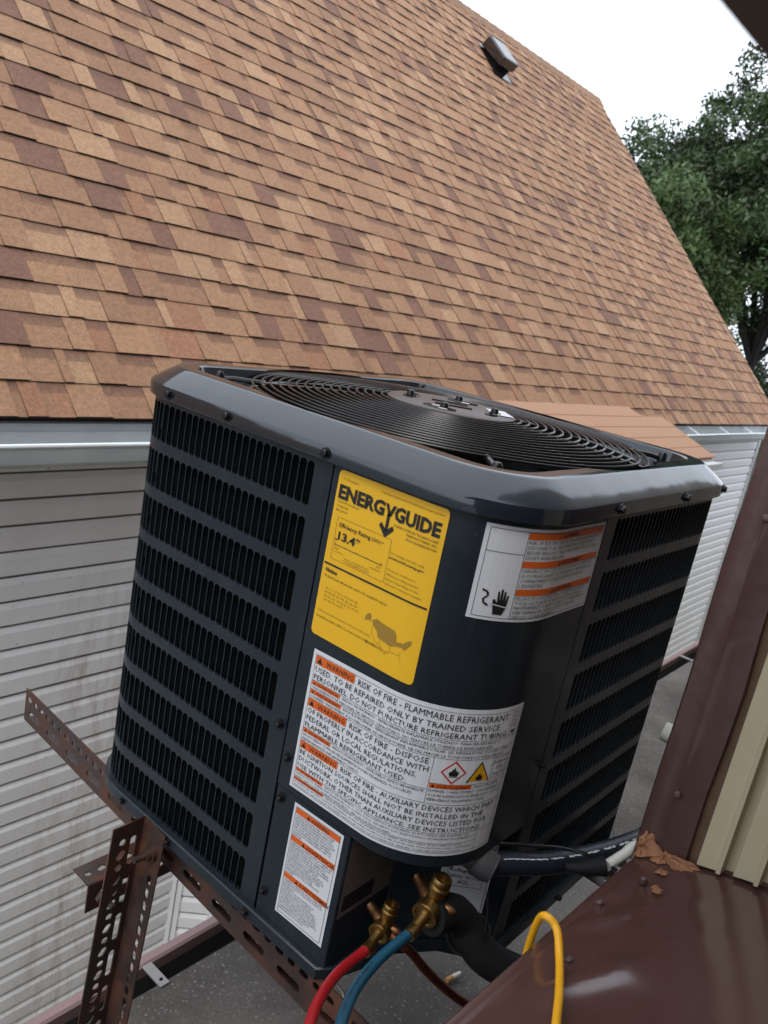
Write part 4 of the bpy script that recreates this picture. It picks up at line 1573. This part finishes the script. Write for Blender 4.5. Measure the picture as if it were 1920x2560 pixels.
sm('SPÉCIFIQUE, NE DOIVENT PAS ÊTRE INSTALLÉS DANS LE SYSTÈME DE GAINES. VOIR LES INSTRUCTIONS.', 0.026, 0.953, 0.976, 0.84)
B.line(0.90, 0.841, 0.90, 0.978, 1, 0.0004)
B.line(0.942, 0.028, 0.942, 0.205, 1, 0.0004)
# small manual symbols in the top right
for v in (0.045, 0.10):
    B.frame(0.950, v, 0.972, v+0.036, 1, 0.0005)
    B.line(0.961, v, 0.961, v+0.036, 1, 0.0004)
B.poly([(0.948, .178), (0.955, .163), (0.966, .170), (0.974, .156), (0.972, .180), (0.960, .190)], 1)
B.build('fire_warning_sticker', ['white_label', 'ink', 'orange', 'red_ink', 'amber'], 'large white multilingual fire warning sticker wrapped round the corner')

# shock warning sticker on the right of the panel
Rr = Label(0.1835, 0.0970, on_panel(0.1890, 0.6480, -0.004))
Rr.sheet(0)
Rr.frame(0.025, 0.035, 0.975, 0.965, 1, 0.0005)
Rr.line(0.235, 0.035, 0.235, 0.965, 1, 0.0005)
Rr.line(0.025, 0.275, 0.235, 0.275, 1, 0.0005)
for v, wd, lines in ((0.040, 'WARNING', ('RISK OF ELECTRIC SHOCK. CAN CAUSE INJURY OR DEATH.', 'DISCONNECT ALL REMOTE ELECTRIC POWER SUPPLIES', 'BEFORE SERVICING. THIS COMPARTMENT MUST BE CLOSED', 'EXCEPT WHEN SERVICING.')),
                     (0.340, 'AVERTISSEMENT', ('DANGER DE CHOC ÉLECTRIQUE OU DE MORT. COUPEZ TOUT', 'LE COURANT AVANT TOUT ENTRETIEN OU RÉPARATION. LE', 'COMPARTIMENT DOIT RESTER FERMÉ SAUF PENDANT', 'L\'ENTRETIEN.')),
                     (0.640, 'ADVERTENCIA', ('PELIGRO DE CHOQUE ELÉCTRICO O MUERTE. DESCONECTE', 'TODAS LAS FUENTES DE ENERGÍA ELÉCTRICA ANTES DE', 'MANTENIMIENTO O SERVICIO TÉCNICO. EL COMPARTIMENTO', 'DEBE PERMANECER CERRADO EXCEPTO DURANTE EL', 'SERVICIO DE MANTENIMIENTO.'))):
    Rr.rect(0.238, v, 0.972, v+0.070, 2, 0.0010)
    Rr.warn(0.50, v+0.014, v+0.056, 1)
    Rr.text(wd, 0.53, v+0.014, v+0.056, 0.53+0.019*len(wd), 1, 0.01)
    st_ = 0.054 if len(lines) < 5 else 0.051
    for i, t in enumerate(lines):
        Rr.text(t, 0.245, v+0.082+i*st_, v+0.082+i*st_+0.036, 0.245+0.0139*len(t), 1)
# pictogram: hand and cable
Rr.poly([(0.135, .93), (0.185, .93), (0.200, .85), (0.205, .72), (0.195, .715), (0.190, .78), (0.186, .68), (0.176, .675), (0.174, .78), (0.168, .655), (0.157, .655), (0.158, .78), (0.150, .68), (0.140, .68), (0.145, .80), (0.128, .76), (0.120, .78), (0.128, .86)], 1)
for a_, b_ in (((0.055, .68), (0.085, .70)), ((0.085, .70), (0.090, .74)), ((0.090, .74), (0.068, .775)), ((0.068, .775), (0.075, .82)), ((0.075, .82), (0.10, .84))):
    Rr.line(*a_, *b_, 1, 0.0022)
Rr.line(0.105, 0.815, 0.205, 0.845, 0, 0.0010, 0.0016)
Rr.build('shock_warning_sticker', ['white_label', 'ink', 'orange'], 'white electric shock warning sticker with three orange bars')


# brazing warning sticker on the lower left plate
def on_plate(x, y, o):
    return (0.0004-o, 0.1955-x, 0.2560-y+0.03*x)


Sw = Label(0.0780, 0.1510, on_plate)
Sw.sheet(0)
Sw.frame(0.05, 0.025, 0.95, 0.975, 1, 0.0005)
small = [('CHECK BOTH LIQUID AND SUCTION LINE', 'PRESSURE BEFORE BRAZING. RESIDUAL', 'PRESSURE MAY BE PRESENT IN SUCTION', 'LINE IF PRESSURE IS BLED FROM LIQUID', 'LINE ONLY. APPLICATION OF BRAZING', 'TORCH WHILE PRESSURIZED MAY RESULT', 'IN IGNITION OF REFRIGERANT AND OIL', 'MIXTURE.'),
         ('VERIFIQUE LA PRESIÓN DE LA TUBERÍA DE', 'REFRIGERANTE LÍQUIDO Y DE ASPIRACIÓN', 'ANTES DE SOLDAR. ES PROBABLE QUE', 'HAYA PRESIÓN RESIDUAL EN LA TUBERÍA', 'DE ASPIRACIÓN SI SE PURGA ÚNICAMENTE', 'LA PRESIÓN DE LA TUBERÍA DE', 'REFRIGERANTE LÍQUIDO. APLICAR LA', 'ANTORCHA DE SOLDADURA MIENTRAS LA', 'TUBERÍA ESTÁ PRESURIZADA PUEDE', 'PROVOCAR LA IGNICIÓN DEL', 'REFRIGERANTE Y DE LA MEZCLA DE', 'ACEITE.'),
         ('VÉRIFIEZ LA PRESSION DE LA CONDUITE', 'D\'ASPIRATION ET DE LIQUIDE AVANT LE', 'BRASAGE. IL', 'POURRAIT Y AVOIR UNE PRESSION', 'RÉSIDUELLE DANS LA CONDUITE', 'D\'ASPIRATION SI LA PRESSION EST', 'PURGÉE DE LA CONDUITE DE LIQUIDE', 'SEULEMENT. APPLIQUER UN CHALUMEAU', 'DE BRASAGE TANDIS QUE LA CONDUITE', 'EST SOUS PRESSION POURRAIT MENER À', 'L\'INFLAMMATION DU MÉLANGE DE', 'RÉFRIGÉRANT ET D\'HUILE.')]
for v, wd, lines in ((0.030, 'WARNING', small[0]), (0.272, 'ADVERTENCIA', small[1]), (0.610, 'AVERTISSEMENT', small[2])):
    Sw.rect(0.055, v, 0.945, v+0.048, 2, 0.0010)
    Sw.warn(0.285, v+0.008, v+0.040, 1)
    Sw.text(wd, 0.37, v+0.010, v+0.040, 0.37+0.052*len(wd), 1, 0.006)
    stp = (0.0235, 0.0235, 0.0240)[small.index(lines)]
    for i, t in enumerate(lines):
        Sw.text(t, 0.075, v+0.055+i*stp, v+0.055+i*stp+0.0148, min(0.92, 0.075+0.0228*len(t)), 1)
Sw.build('brazing_warning_sticker', ['white_label', 'ink', 'orange'], 'narrow white warning sticker with three orange bars, low on the left plate')

# rating plate and charge sticker inside the valve recess
A = Label(0.0955, 0.109, lambda x, y, o: (0.004+x, 0.1078-o, 0.2600-y))
A.sheet(0)
A.frame(0.03, 0.03, 0.97, 0.97, 1, 0.0005)
for i in range(16):
    A.text(('FACTORY CHARGE', 'DESIGN PRESSURE HIGH', 'OUTDOOR USE', 'COMPRESSOR', 'FAN MOTOR', 'MIN CIRCUIT AMPACITY')[i % 6], 0.06, 0.07+i*0.04, 0.09+i*0.04, 0.40+0.1*(i % 3), 1)
    if i > 3:
        A.text(('VOLTS 208/230', 'PHASE 1  HZ 60', 'MAX FUSE', 'UNIT FOR OUTDOOR USE')[i % 4], 0.62, 0.07+i*0.04, 0.09+i*0.04, 0.86, 1)
A.rect(0.05, 0.73, 0.62, 0.93, 1, 0.0010)
A.build('rating_plate', ['grey_label', 'ink'], 'dull grey rating plate in the valve recess')
dgx, dgy = (0.192-0.100), (0.003-0.108)
dl = math.hypot(dgx, dgy)
dgx, dgy = dgx/dl, dgy/dl
Cg = Label(0.062, 0.150, lambda x, y, o: (0.100+dgx*(0.058+x)+dgy*o*1.0, 0.108+dgy*(0.058+x)-dgx*o*1.0, 0.2600-y))
Cg.sheet(0)
Cg.frame(0.05, 0.03, 0.95, 0.97, 1, 0.0006)
cu_, cv_ = 0.24, 0.32
Cg.poly([(cu_, cv_-.085), (cu_+.2, cv_), (cu_, cv_+.085), (cu_-.2, cv_)], 1, 0.0010)
Cg.poly([(cu_, cv_-.07), (cu_+.165, cv_), (cu_, cv_+.07), (cu_-.165, cv_)], 0, 0.0012)
Cg.flame(cu_, cv_, 0.09, 1)
Cg.frame(0.12, 0.45, 0.85, 0.64, 1, 0.0006)
for i, t in enumerate(('Refrigerant', 'Safety Group', 'A2L')):
    Cg.text(t, (0.16, 0.15, 0.36)[i], 0.47+i*0.055, 0.505+i*0.055, (0.80, 0.82, 0.60)[i], 1)
Cg.build('charge_sticker', ['white_label', 'ink'], 'shaded white refrigerant sticker behind the conduit')

# service valves
def valve(base, scale, parent, cap_dir, hose_dir, stub_dir, pipe_dir):
    b = Vector(base)
    t = MB()
    t.lathe(b-Vector(cap_dir)*0.012*scale, cap_dir, [(0, 0.008*scale), (0.004*scale, 0.0115*scale), (0.018*scale, 0.0115*scale), (0.024*scale, 0.008*scale)], 16)
    v_ = t.build('service_valve', 'brass', parent, smooth=True)
    t = MB()
    prof_ = [(0.006, 0.0098), (0.022, 0.0104), (0.0225, 0.0116), (0.0245, 0.0120), (0.0265, 0.0116), (0.027, 0.0108), (0.028, 0.0114),
             (0.029, 0.0108), (0.030, 0.0114), (0.0355, 0.0112), (0.0375, 0.0100), (0.0376, 0.0062), (0.030, 0.0058)]
    prof_ = [(a*scale, r_*scale) for a, r_ in prof_]
    t.lathe(b, cap_dir, prof_, 18)
    t.build('valve_stem', 'brass', v_, smooth=True)
    t = MB()
    t.lathe(b, hose_dir, [(0, 0.008*scale), (0.008*scale, 0.0085*scale)], 14)
    t.build('hose_port', 'brass', v_, smooth=True)
    t = MB()
    prof_ = [(0.006*scale, 0.0105*scale), (0.007*scale, 0.0148*scale), (0.018*scale, 0.0150*scale), (0.0185*scale, 0.0156*scale), (0.0200*scale, 0.0152*scale), (0.0202*scale, 0.0120*scale), (0.0188*scale, 0.0105*scale), (0.0190*scale, 0.0085*scale), (0.024*scale, 0.0072*scale), (0.040*scale, 0.0062*scale)]
    t.lathe(b, hose_dir, prof_, 24)
    t.build('knurled_nut', 'brass', v_, smooth=True)
    t = MB()
    t.lathe(b, stub_dir, [(0, 0.0075*scale), (0.016*scale, 0.0070*scale), (0.023*scale, 0.0050*scale), (0.027*scale, 0.0018*scale)], 12)
    t.build('copper_stub', 'copper_hot', v_, smooth=True)
    t = MB()
    t.lathe(b, pipe_dir, [(0, 0.0090*scale), (0.020*scale, 0.0085*scale), (0.022*scale, 0.0072*scale), (0.038*scale, 0.0070*scale)], 12)
    t.build('inlet_tube', 'copper_hot', v_, smooth=True)
    return v_


valve((0.044, 0.0150, 0.2165), 0.96, ac, (0.05, -0.10, 1.0), (-1.0, -0.14, -0.20), (0.25, -0.9, 0.10), (0.35, 0.85, 0.20))
valve((0.026, 0.0565, 0.1690), 0.78, ac, (0.05, -0.06, 1.0), (-1.0, -0.16, -0.14), (0.30, -0.9, -0.10), (0.2, 0.9, 0.10))


# ================================================================== HOSES, PIPES, CABLES
def hose(name, pts, r, mat, label, cat, sub=10, n=14):
    t = thing(name, label, cat)
    m2 = MB()
    m2.tube(smooth_path(pts, sub), r, n)
    m2.build('tube', mat, t, smooth=True)
    return t


def ferrule(t, p, d, r, mat='brass', ln=0.012):
    m2 = MB()
    m2.lathe(p, d, [(0, r*1.05), (ln*0.2, r*1.15), (ln, r*1.12)], 16)
    m2.build('ferrule', mat, t, smooth=True)


rh = hose('red_hose', [(-0.008, 0.0490, 0.1640), (-0.0349, 0.0482, 0.1650), (-0.0715, 0.0415, 0.1723), (-0.1114, 0.0269, 0.1813), (-0.1488, 0.0062, 0.1890), (-0.1787, -0.0156, 0.1880), (-0.21, -0.045, 0.165), (-0.235, -0.075, 0.10), (-0.26, -0.10, -0.1), (-0.28, -0.12, -0.44)], 0.0056, 'red_hose', 'red refrigerant hose curving down from the small brass valve', 'hose')
ferrule(rh, (-0.004, 0.0494, 0.1640), (-1, -0.08, 0.0), 0.0062)
bh = hose('blue_hose', [(0.004, 0.0092, 0.2085), (-0.0126, 0.0105, 0.2056), (-0.0524, 0.0098, 0.2025), (-0.0932, 0.0010, 0.2035), (-0.1296, -0.0150, 0.2060), (-0.1559, -0.0322, 0.2030), (-0.1865, -0.060, 0.175), (-0.21, -0.09, 0.10), (-0.23, -0.11, -0.1), (-0.24, -0.12, -0.44)], 0.0056, 'blue_hose', 'blue refrigerant hose curving down from the large brass valve', 'hose')
bp = smooth_path([(-0.0126, 0.0105, 0.2056), (-0.0524, 0.0098, 0.2025), (-0.0932, 0.0010, 0.2035), (-0.1296, -0.0150, 0.2060), (-0.1559, -0.0322, 0.2030)], 40)
m2 = MB()
for i in range(50, len(bp)-2):
    if i % 3 == 0 or i % 17 in (0, 1, 2):
        continue
    a_, b_ = bp[i], bp[i+1]
    d = (b_-a_).normalized()
    up_ = Vector((-0.55, -0.05, 0.75))
    up_ = (up_-d*up_.dot(d)).normalized()
    sd_ = d.cross(up_)
    hh_ = 0.0011 if i % 5 else 0.0016
    m2.add([a_+(up_*math.cos(q/0.006)+sd_*math.sin(q/0.006))*0.00575 for q in (-hh_, hh_)]+[b_+(up_*math.cos(q/0.006)+sd_*math.sin(q/0.006))*0.00575 for q in (hh_, -hh_)], [(0, 1, 2, 3)])
m2.build('printed_marking', 'ink', bh)
ferrule(bh, (0.008, 0.0092, 0.2092), (-1, -0.05, -0.15), 0.0062)
hose('yellow_hose', [(-0.010, -0.112, -0.30), (-0.0150, -0.118, 0.10), (-0.0226, -0.1225, 0.2669), (-0.0260, -0.1235, 0.3100), (-0.0345, -0.1285, 0.3420), (-0.0423, -0.1366, 0.3570), (-0.0440, -0.1490, 0.3535), (-0.0615, -0.1638, 0.3440), (-0.0987, -0.1822, 0.3500), (-0.1343, -0.1972, 0.3565), (-0.1733, -0.2136, 0.3640), (-0.2133, -0.2309, 0.3710), (-0.27, -0.25, 0.378)], 0.0034, 'yellow_hose', 'yellow hose looped over the brown sill', 'hose')
sl_ = hose('insulated_pipe', [(0.036, 0.010, 0.2080), (0.0700, 0.005, 0.2000), (0.0880, -0.004, 0.1830), (0.0930, -0.0180, 0.1660), (0.1010, -0.0360, 0.1500), (0.1258, -0.0632, 0.1350), (0.1721, -0.1016, 0.1147), (0.2066, -0.1614, 0.0955)], 0.0200, 'foam', 'thick black foam-insulated refrigerant pipe bending under the sill', 'pipe')
m2 = MB()
zt_ = [Vector((0.0905+0.0212*math.cos(rad(q))*0.9, -0.0125+0.0212*math.sin(rad(q))*0.75-0.010*math.cos(rad(q)), 0.1715+0.0212*math.sin(rad(q))*0.6+0.012*math.cos(rad(q)))) for q in range(0, 361, 15)]
m2.tube(zt_, 0.0022, 6, cap=False)
m2.tube([(0.0905, -0.032, 0.182), (0.091, -0.030, 0.205), (0.0915, -0.022, 0.232)], 0.0019, 6)
m2.build('cable_tie', 'screw', sl_, smooth=True)
hose('copper_pipe', [(0.0251, 0.0475, 0.1640), (0.0292, 0.0356, 0.1585), (0.0397, 0.0238, 0.1480), (0.0546, 0.0139, 0.1272), (0.0773, -0.0006, 0.1004), (0.1034, -0.0175, 0.0743), (0.1413, -0.0402, 0.044), (0.19, -0.09, 0.02), (0.22, -0.155, 0.01)], 0.0052, 'copper', 'thin dull copper pipe running down past the flat roof', 'pipe')
cn = thing('electrical_conduit', 'navy flexible conduit with white print leaving the unit for the wall', 'conduit')
cpts = smooth_path([(0.1130, 0.0100, 0.2440), (0.1190, 0.0010, 0.2410), (0.1471, -0.0121, 0.2380), (0.1917, -0.0364, 0.2327), (0.2464, -0.0575, 0.2280), (0.3084, -0.0732, 0.2211), (0.3697, -0.0862, 0.2168), (0.46, -0.0989, 0.204), (0.55, -0.20, 0.20), (0.56, -0.28, 0.20)], 14)
m2 = MB()
m2.tube(cpts, [0.0136+0.0003*math.sin(i*2.4) for i in range(len(cpts))], 16)
m2.build('tube', 'conduit', cn, smooth=True)
m2 = MB()
m2.lathe((0.1060, 0.0230, 0.2500), (0.35, -0.9, -0.22), [(0, 0.0150), (0.012, 0.0160), (0.013, 0.0186), (0.030, 0.0186), (0.032, 0.0172), (0.036, 0.0170)], 18)
m2.build('conduit_elbow', 'grey_plastic', cn, smooth=True)
# dashed white print along the top of the conduit
m2 = MB()
for i in range(22, 88):
    if i % 7 in (5, 6) and i > 40:
        continue
    a_, b_ = cpts[i], cpts[i+1]
    d = (b_-a_).normalized()
    up_ = Vector((-0.45, -0.35, 0.82))
    up_ = (up_-d*up_.dot(d)).normalized()
    sd_ = d.cross(up_)
    w_ = 0.0006+0.0007*min(1, max(0, (i-30)/30))
    lo, hi = -w_*(1 if i % 2 else 0.5), w_*(1 if i % 3 else 0.4)
    nn = [a_+(up_*math.cos(q/0.0139)+sd_*math.sin(q/0.0139))*0.0144 for q in (lo, hi)]+[b_+(up_*math.cos(q/0.0139)+sd_*math.sin(q/0.0139))*0.0144 for q in (hi, lo)]
    m2.add(nn, [(0, 1, 2, 3)])
m2.build('printed_marking', 'white_label', cn)
hose('thin_black_cable', [(0.128, 0.010, 0.2605), (0.139, -0.0036, 0.2630), (0.1696, -0.0248, 0.2600), (0.1927, -0.0487, 0.2620), (0.2032, -0.0738, 0.2650), (0.1939, -0.1006, 0.2750), (0.190, -0.118, 0.278)], 0.0021, 'black_metal', 'thin black cable lying along the conduit', 'cable', n=8)
ws = hose('white_sleeve', [(0.1900, -0.1060, 0.2760), (0.2226, -0.1116, 0.2790), (0.2512, -0.1177, 0.2830), (0.30, -0.16, 0.2870)], 0.0060, 'pvc', 'short white sleeve end between conduit and brown sill', 'pipe')
m2 = MB()
m2.tube(smooth_path([(0.1640, -0.0720, 0.2650), (0.1720, -0.0860, 0.2690), (0.1890, -0.1050, 0.2755)], 6), [0.004+0.0006*q for q in range(13)], 12)
m2.build('black_end', 'foam', ws, smooth=True)
pv = thing('pvc_stub', 'white plastic pipe stub sticking out of the wall beside the brown trim', 'pipe')
m2 = MB()
m2.lathe((0.476, -0.200, 0.319), (-0.12, 1, 0.09), [(0, 0.0135), (0.150, 0.0135), (0.152, 0.0125), (0.152, 0.0105), (0.13, 0.0105)], 18)
m2.build('stub_tube', 'pvc', pv, smooth=True)
cb = thing('cigarette_butt', 'white and yellow cigarette stub lying on the flat roof', 'cigarette')
m2 = MB()
a_, b_ = Vector((0.628, 0.249, FR+0.009)), Vector((0.6655, 0.2415, FR+0.010))
m2.tube([a_, a_.lerp(b_, 0.42)], 0.0050, 12)
m2.build('filter_tip', 'filter', cb, smooth=True)
m2 = MB()
m2.tube([a_.lerp(b_, 0.42), b_], [0.0049, 0.0040], 12)
m2.build('paper_tube', 'paper', cb, smooth=True)
hose('white_wire', [(0.055, 0.170, -0.03), (0.085, 0.158, -0.022), (0.0975, 0.1426, -0.0344), (0.0973, 0.1357, -0.0434), (0.085, 0.133, -0.055), (0.05, 0.14, -0.10), (0.05, 0.15, -0.44)], 0.0016, 'pvc', 'thin white wire loop hanging behind the rusty rail', 'wire', n=8)

# ================================================================== RUSTY SLOTTED FRAME
frame = thing('mounting_frame', 'rusty slotted steel angle frame carrying the condenser', 'frame')


def flange(length, width, thick, holes):
    """flat strip in the XY plane with real holes: list of (u, v, half length, radius, angle)"""
    cu = bpy.data.curves.new('f', 'CURVE')
    cu.dimensions = '2D'
    cu.fill_mode = 'BOTH'
    cu.extrude = thick/2

    def poly(pts):
        sp = cu.splines.new('POLY')
        sp.points.add(len(pts)-1)
        for q, (x_, y_) in zip(sp.points, pts):
            q.co = (x_, y_, 0, 1)
        sp.use_cyclic_u = True
    poly([(0, 0), (length, 0), (length, width), (0, width)])
    for u, v, hl, r_, an in holes:
        ca, sa = math.cos(an), math.sin(an)
        pts = []
        for side in (1, -1):
            for q in range(7):
                a2 = side*0 + (-PI/2+PI*q/6 if side == 1 else PI/2+PI*q/6)
                px_, py_ = side*hl+r_*math.cos(a2), r_*math.sin(a2)
                pts.append((u+px_*ca-py_*sa, v+px_*sa+py_*ca))
        poly(pts)
    ob = bpy.data.objects.new('f', cu)
    me = bpy.data.meshes.new_from_object(ob)
    bpy.data.objects.remove(ob)
    bpy.data.curves.remove(cu)
    me.materials.clear()
    me.materials.append(M['rust'])
    return me


def holes_a(L):
    """wide flange: a row of round/oblong holes and a row of long slots"""
    h, u, k_ = [], 0.014, 0
    while u < L-0.01:
        h.append((u, 0.0165, 0.0012 if k_ % 2 else 0.0028, 0.0050, 0))
        u += 0.0225
        k_ += 1
    u = 0.022
    while u < L-0.04:
        h.append((u+0.014, 0.0415, 0.0150, 0.0062, 0))
        u += 0.0675
    return h


def holes_b(L):
    h, u, k_ = [], 0.012, 0
    while u < L-0.01:
        h.append((u, 0.020, 0.0030 if k_ % 2 else 0.0006, 0.0042, 0.25 if k_ % 2 else 0))
        u += 0.0215
        k_ += 1
    return h


def angle_bar(name, p0, p1, wide_dir, narrow_dir, wa=0.060, wb=0.040, narrow_holes=holes_b, wide_holes=holes_a, low_fold=False):
    """L profile: the wide flange hangs along wide_dir from the fold, the narrow one along narrow_dir"""
    p0, p1 = Vector(p0), Vector(p1)
    t = (p1-p0)
    L = t.length
    t.normalize()
    o = link(name, None, frame)
    for nm, dr, wdt, hl in (('wide_flange', wide_dir, wa, wide_holes), ('narrow_flange', narrow_dir, wb, narrow_holes)):
        d = Vector(dr)
        shift = Vector(wide_dir).normalized()*(wa-0.0012) if (low_fold and nm == 'narrow_flange') else Vector((0, 0, 0))
        d = (d-t*d.dot(t)).normalized()
        nrm = t.cross(d)
        me = flange(L, wdt, 0.0022, hl(L))
        q0 = p0+shift
        me.transform(Matrix(((t.x, d.x, nrm.x, q0.x), (t.y, d.y, nrm.y, q0.y), (t.z, d.z, nrm.z, q0.z), (0, 0, 0, 1))))
        link(nm, me, o)
    return o


angle_bar('rail', (0.042, 0.872, 0.0655), (-0.006, -0.145, 0.0655), (0, 0, -1), (1, 0, 0), low_fold=True)
angle_bar('rail', (0.575, 0.84, 0.0655), (0.575, -0.145, 0.0655), (0, 0, -1), (-1, 0, 0), low_fold=True)
# leg: fold is at the left, one flange against the rail, the other standing out towards the left
leg_top, leg_bot = Vector((-0.0115, 0.4442, 0.0895)), Vector((-0.0115, 0.4835, -0.452))


def holes_leg(L):
    h, u = [], 0.030
    k_ = 0
    while u < L-0.02:
        h.append((u, 0.031, 0.0034 if k_ % 2 else 0.0008, 0.0050, 0.5 if k_ % 2 else 0))
        u += 0.0215
        k_ += 1
    u = 0.034
    while u < L-0.04:
        h.append((u+0.016, 0.0140, 0.0195, 0.0048, 0))
        u += 0.0680
    return h


def holes_leg_b(L):
    h, u = [], 0.085
    while u < L-0.02:
        h.append((u, 0.033, 0.0042, 0.0042, 0))
        u += 0.0225
    return h


angle_bar('leg', leg_top, leg_bot, (-1, 0.0, 0), (0, -1, 0), 0.050, 0.047, holes_leg_b, holes_leg)
angle_bar('leg', (0.588, 0.444, 0.0895), (0.588, 0.4835, -0.452), (1, 0, 0), (0, -1, 0), 0.047, 0.058, holes_leg_b, holes_leg)
angle_bar('cross_bar', (-0.060, 0.487, -0.030), (0.66, 0.487, -0.030), (0, 0, -1), (0, 1, 0), 0.046, 0.040, holes_b, lambda L: [(0.03+0.03*q, 0.022, 0.006, 0.0048, 0.15) for q in range(int(L/0.03)-1)])
for p_, d in (((-0.016, 0.4172, 0.048), (-1, 0.05, 0)), ((-0.040, 0.476, -0.052), (0, -1, 0))):
    m2 = MB()
    m2.lathe(p_, d, [(-0.004, 0.011), (0.0025, 0.011), (0.0025, 0.0082), (0.009, 0.0082), (0.009, 0.0048), (0.026, 0.0046)], 6 if d[1] == -1 else 12)
    m2.build('bolt', 'rust', frame, smooth=True)
m2 = MB()
m2.box((-0.07, 0.41, -0.4495), (0.0, 0.50, -0.4445))
m2.build('foot_plate', 'rust', frame)
m2 = MB()
m2.box((0.575, 0.41, -0.4495), (0.645, 0.50, -0.4445))
m2.build('foot_plate', 'rust', frame)
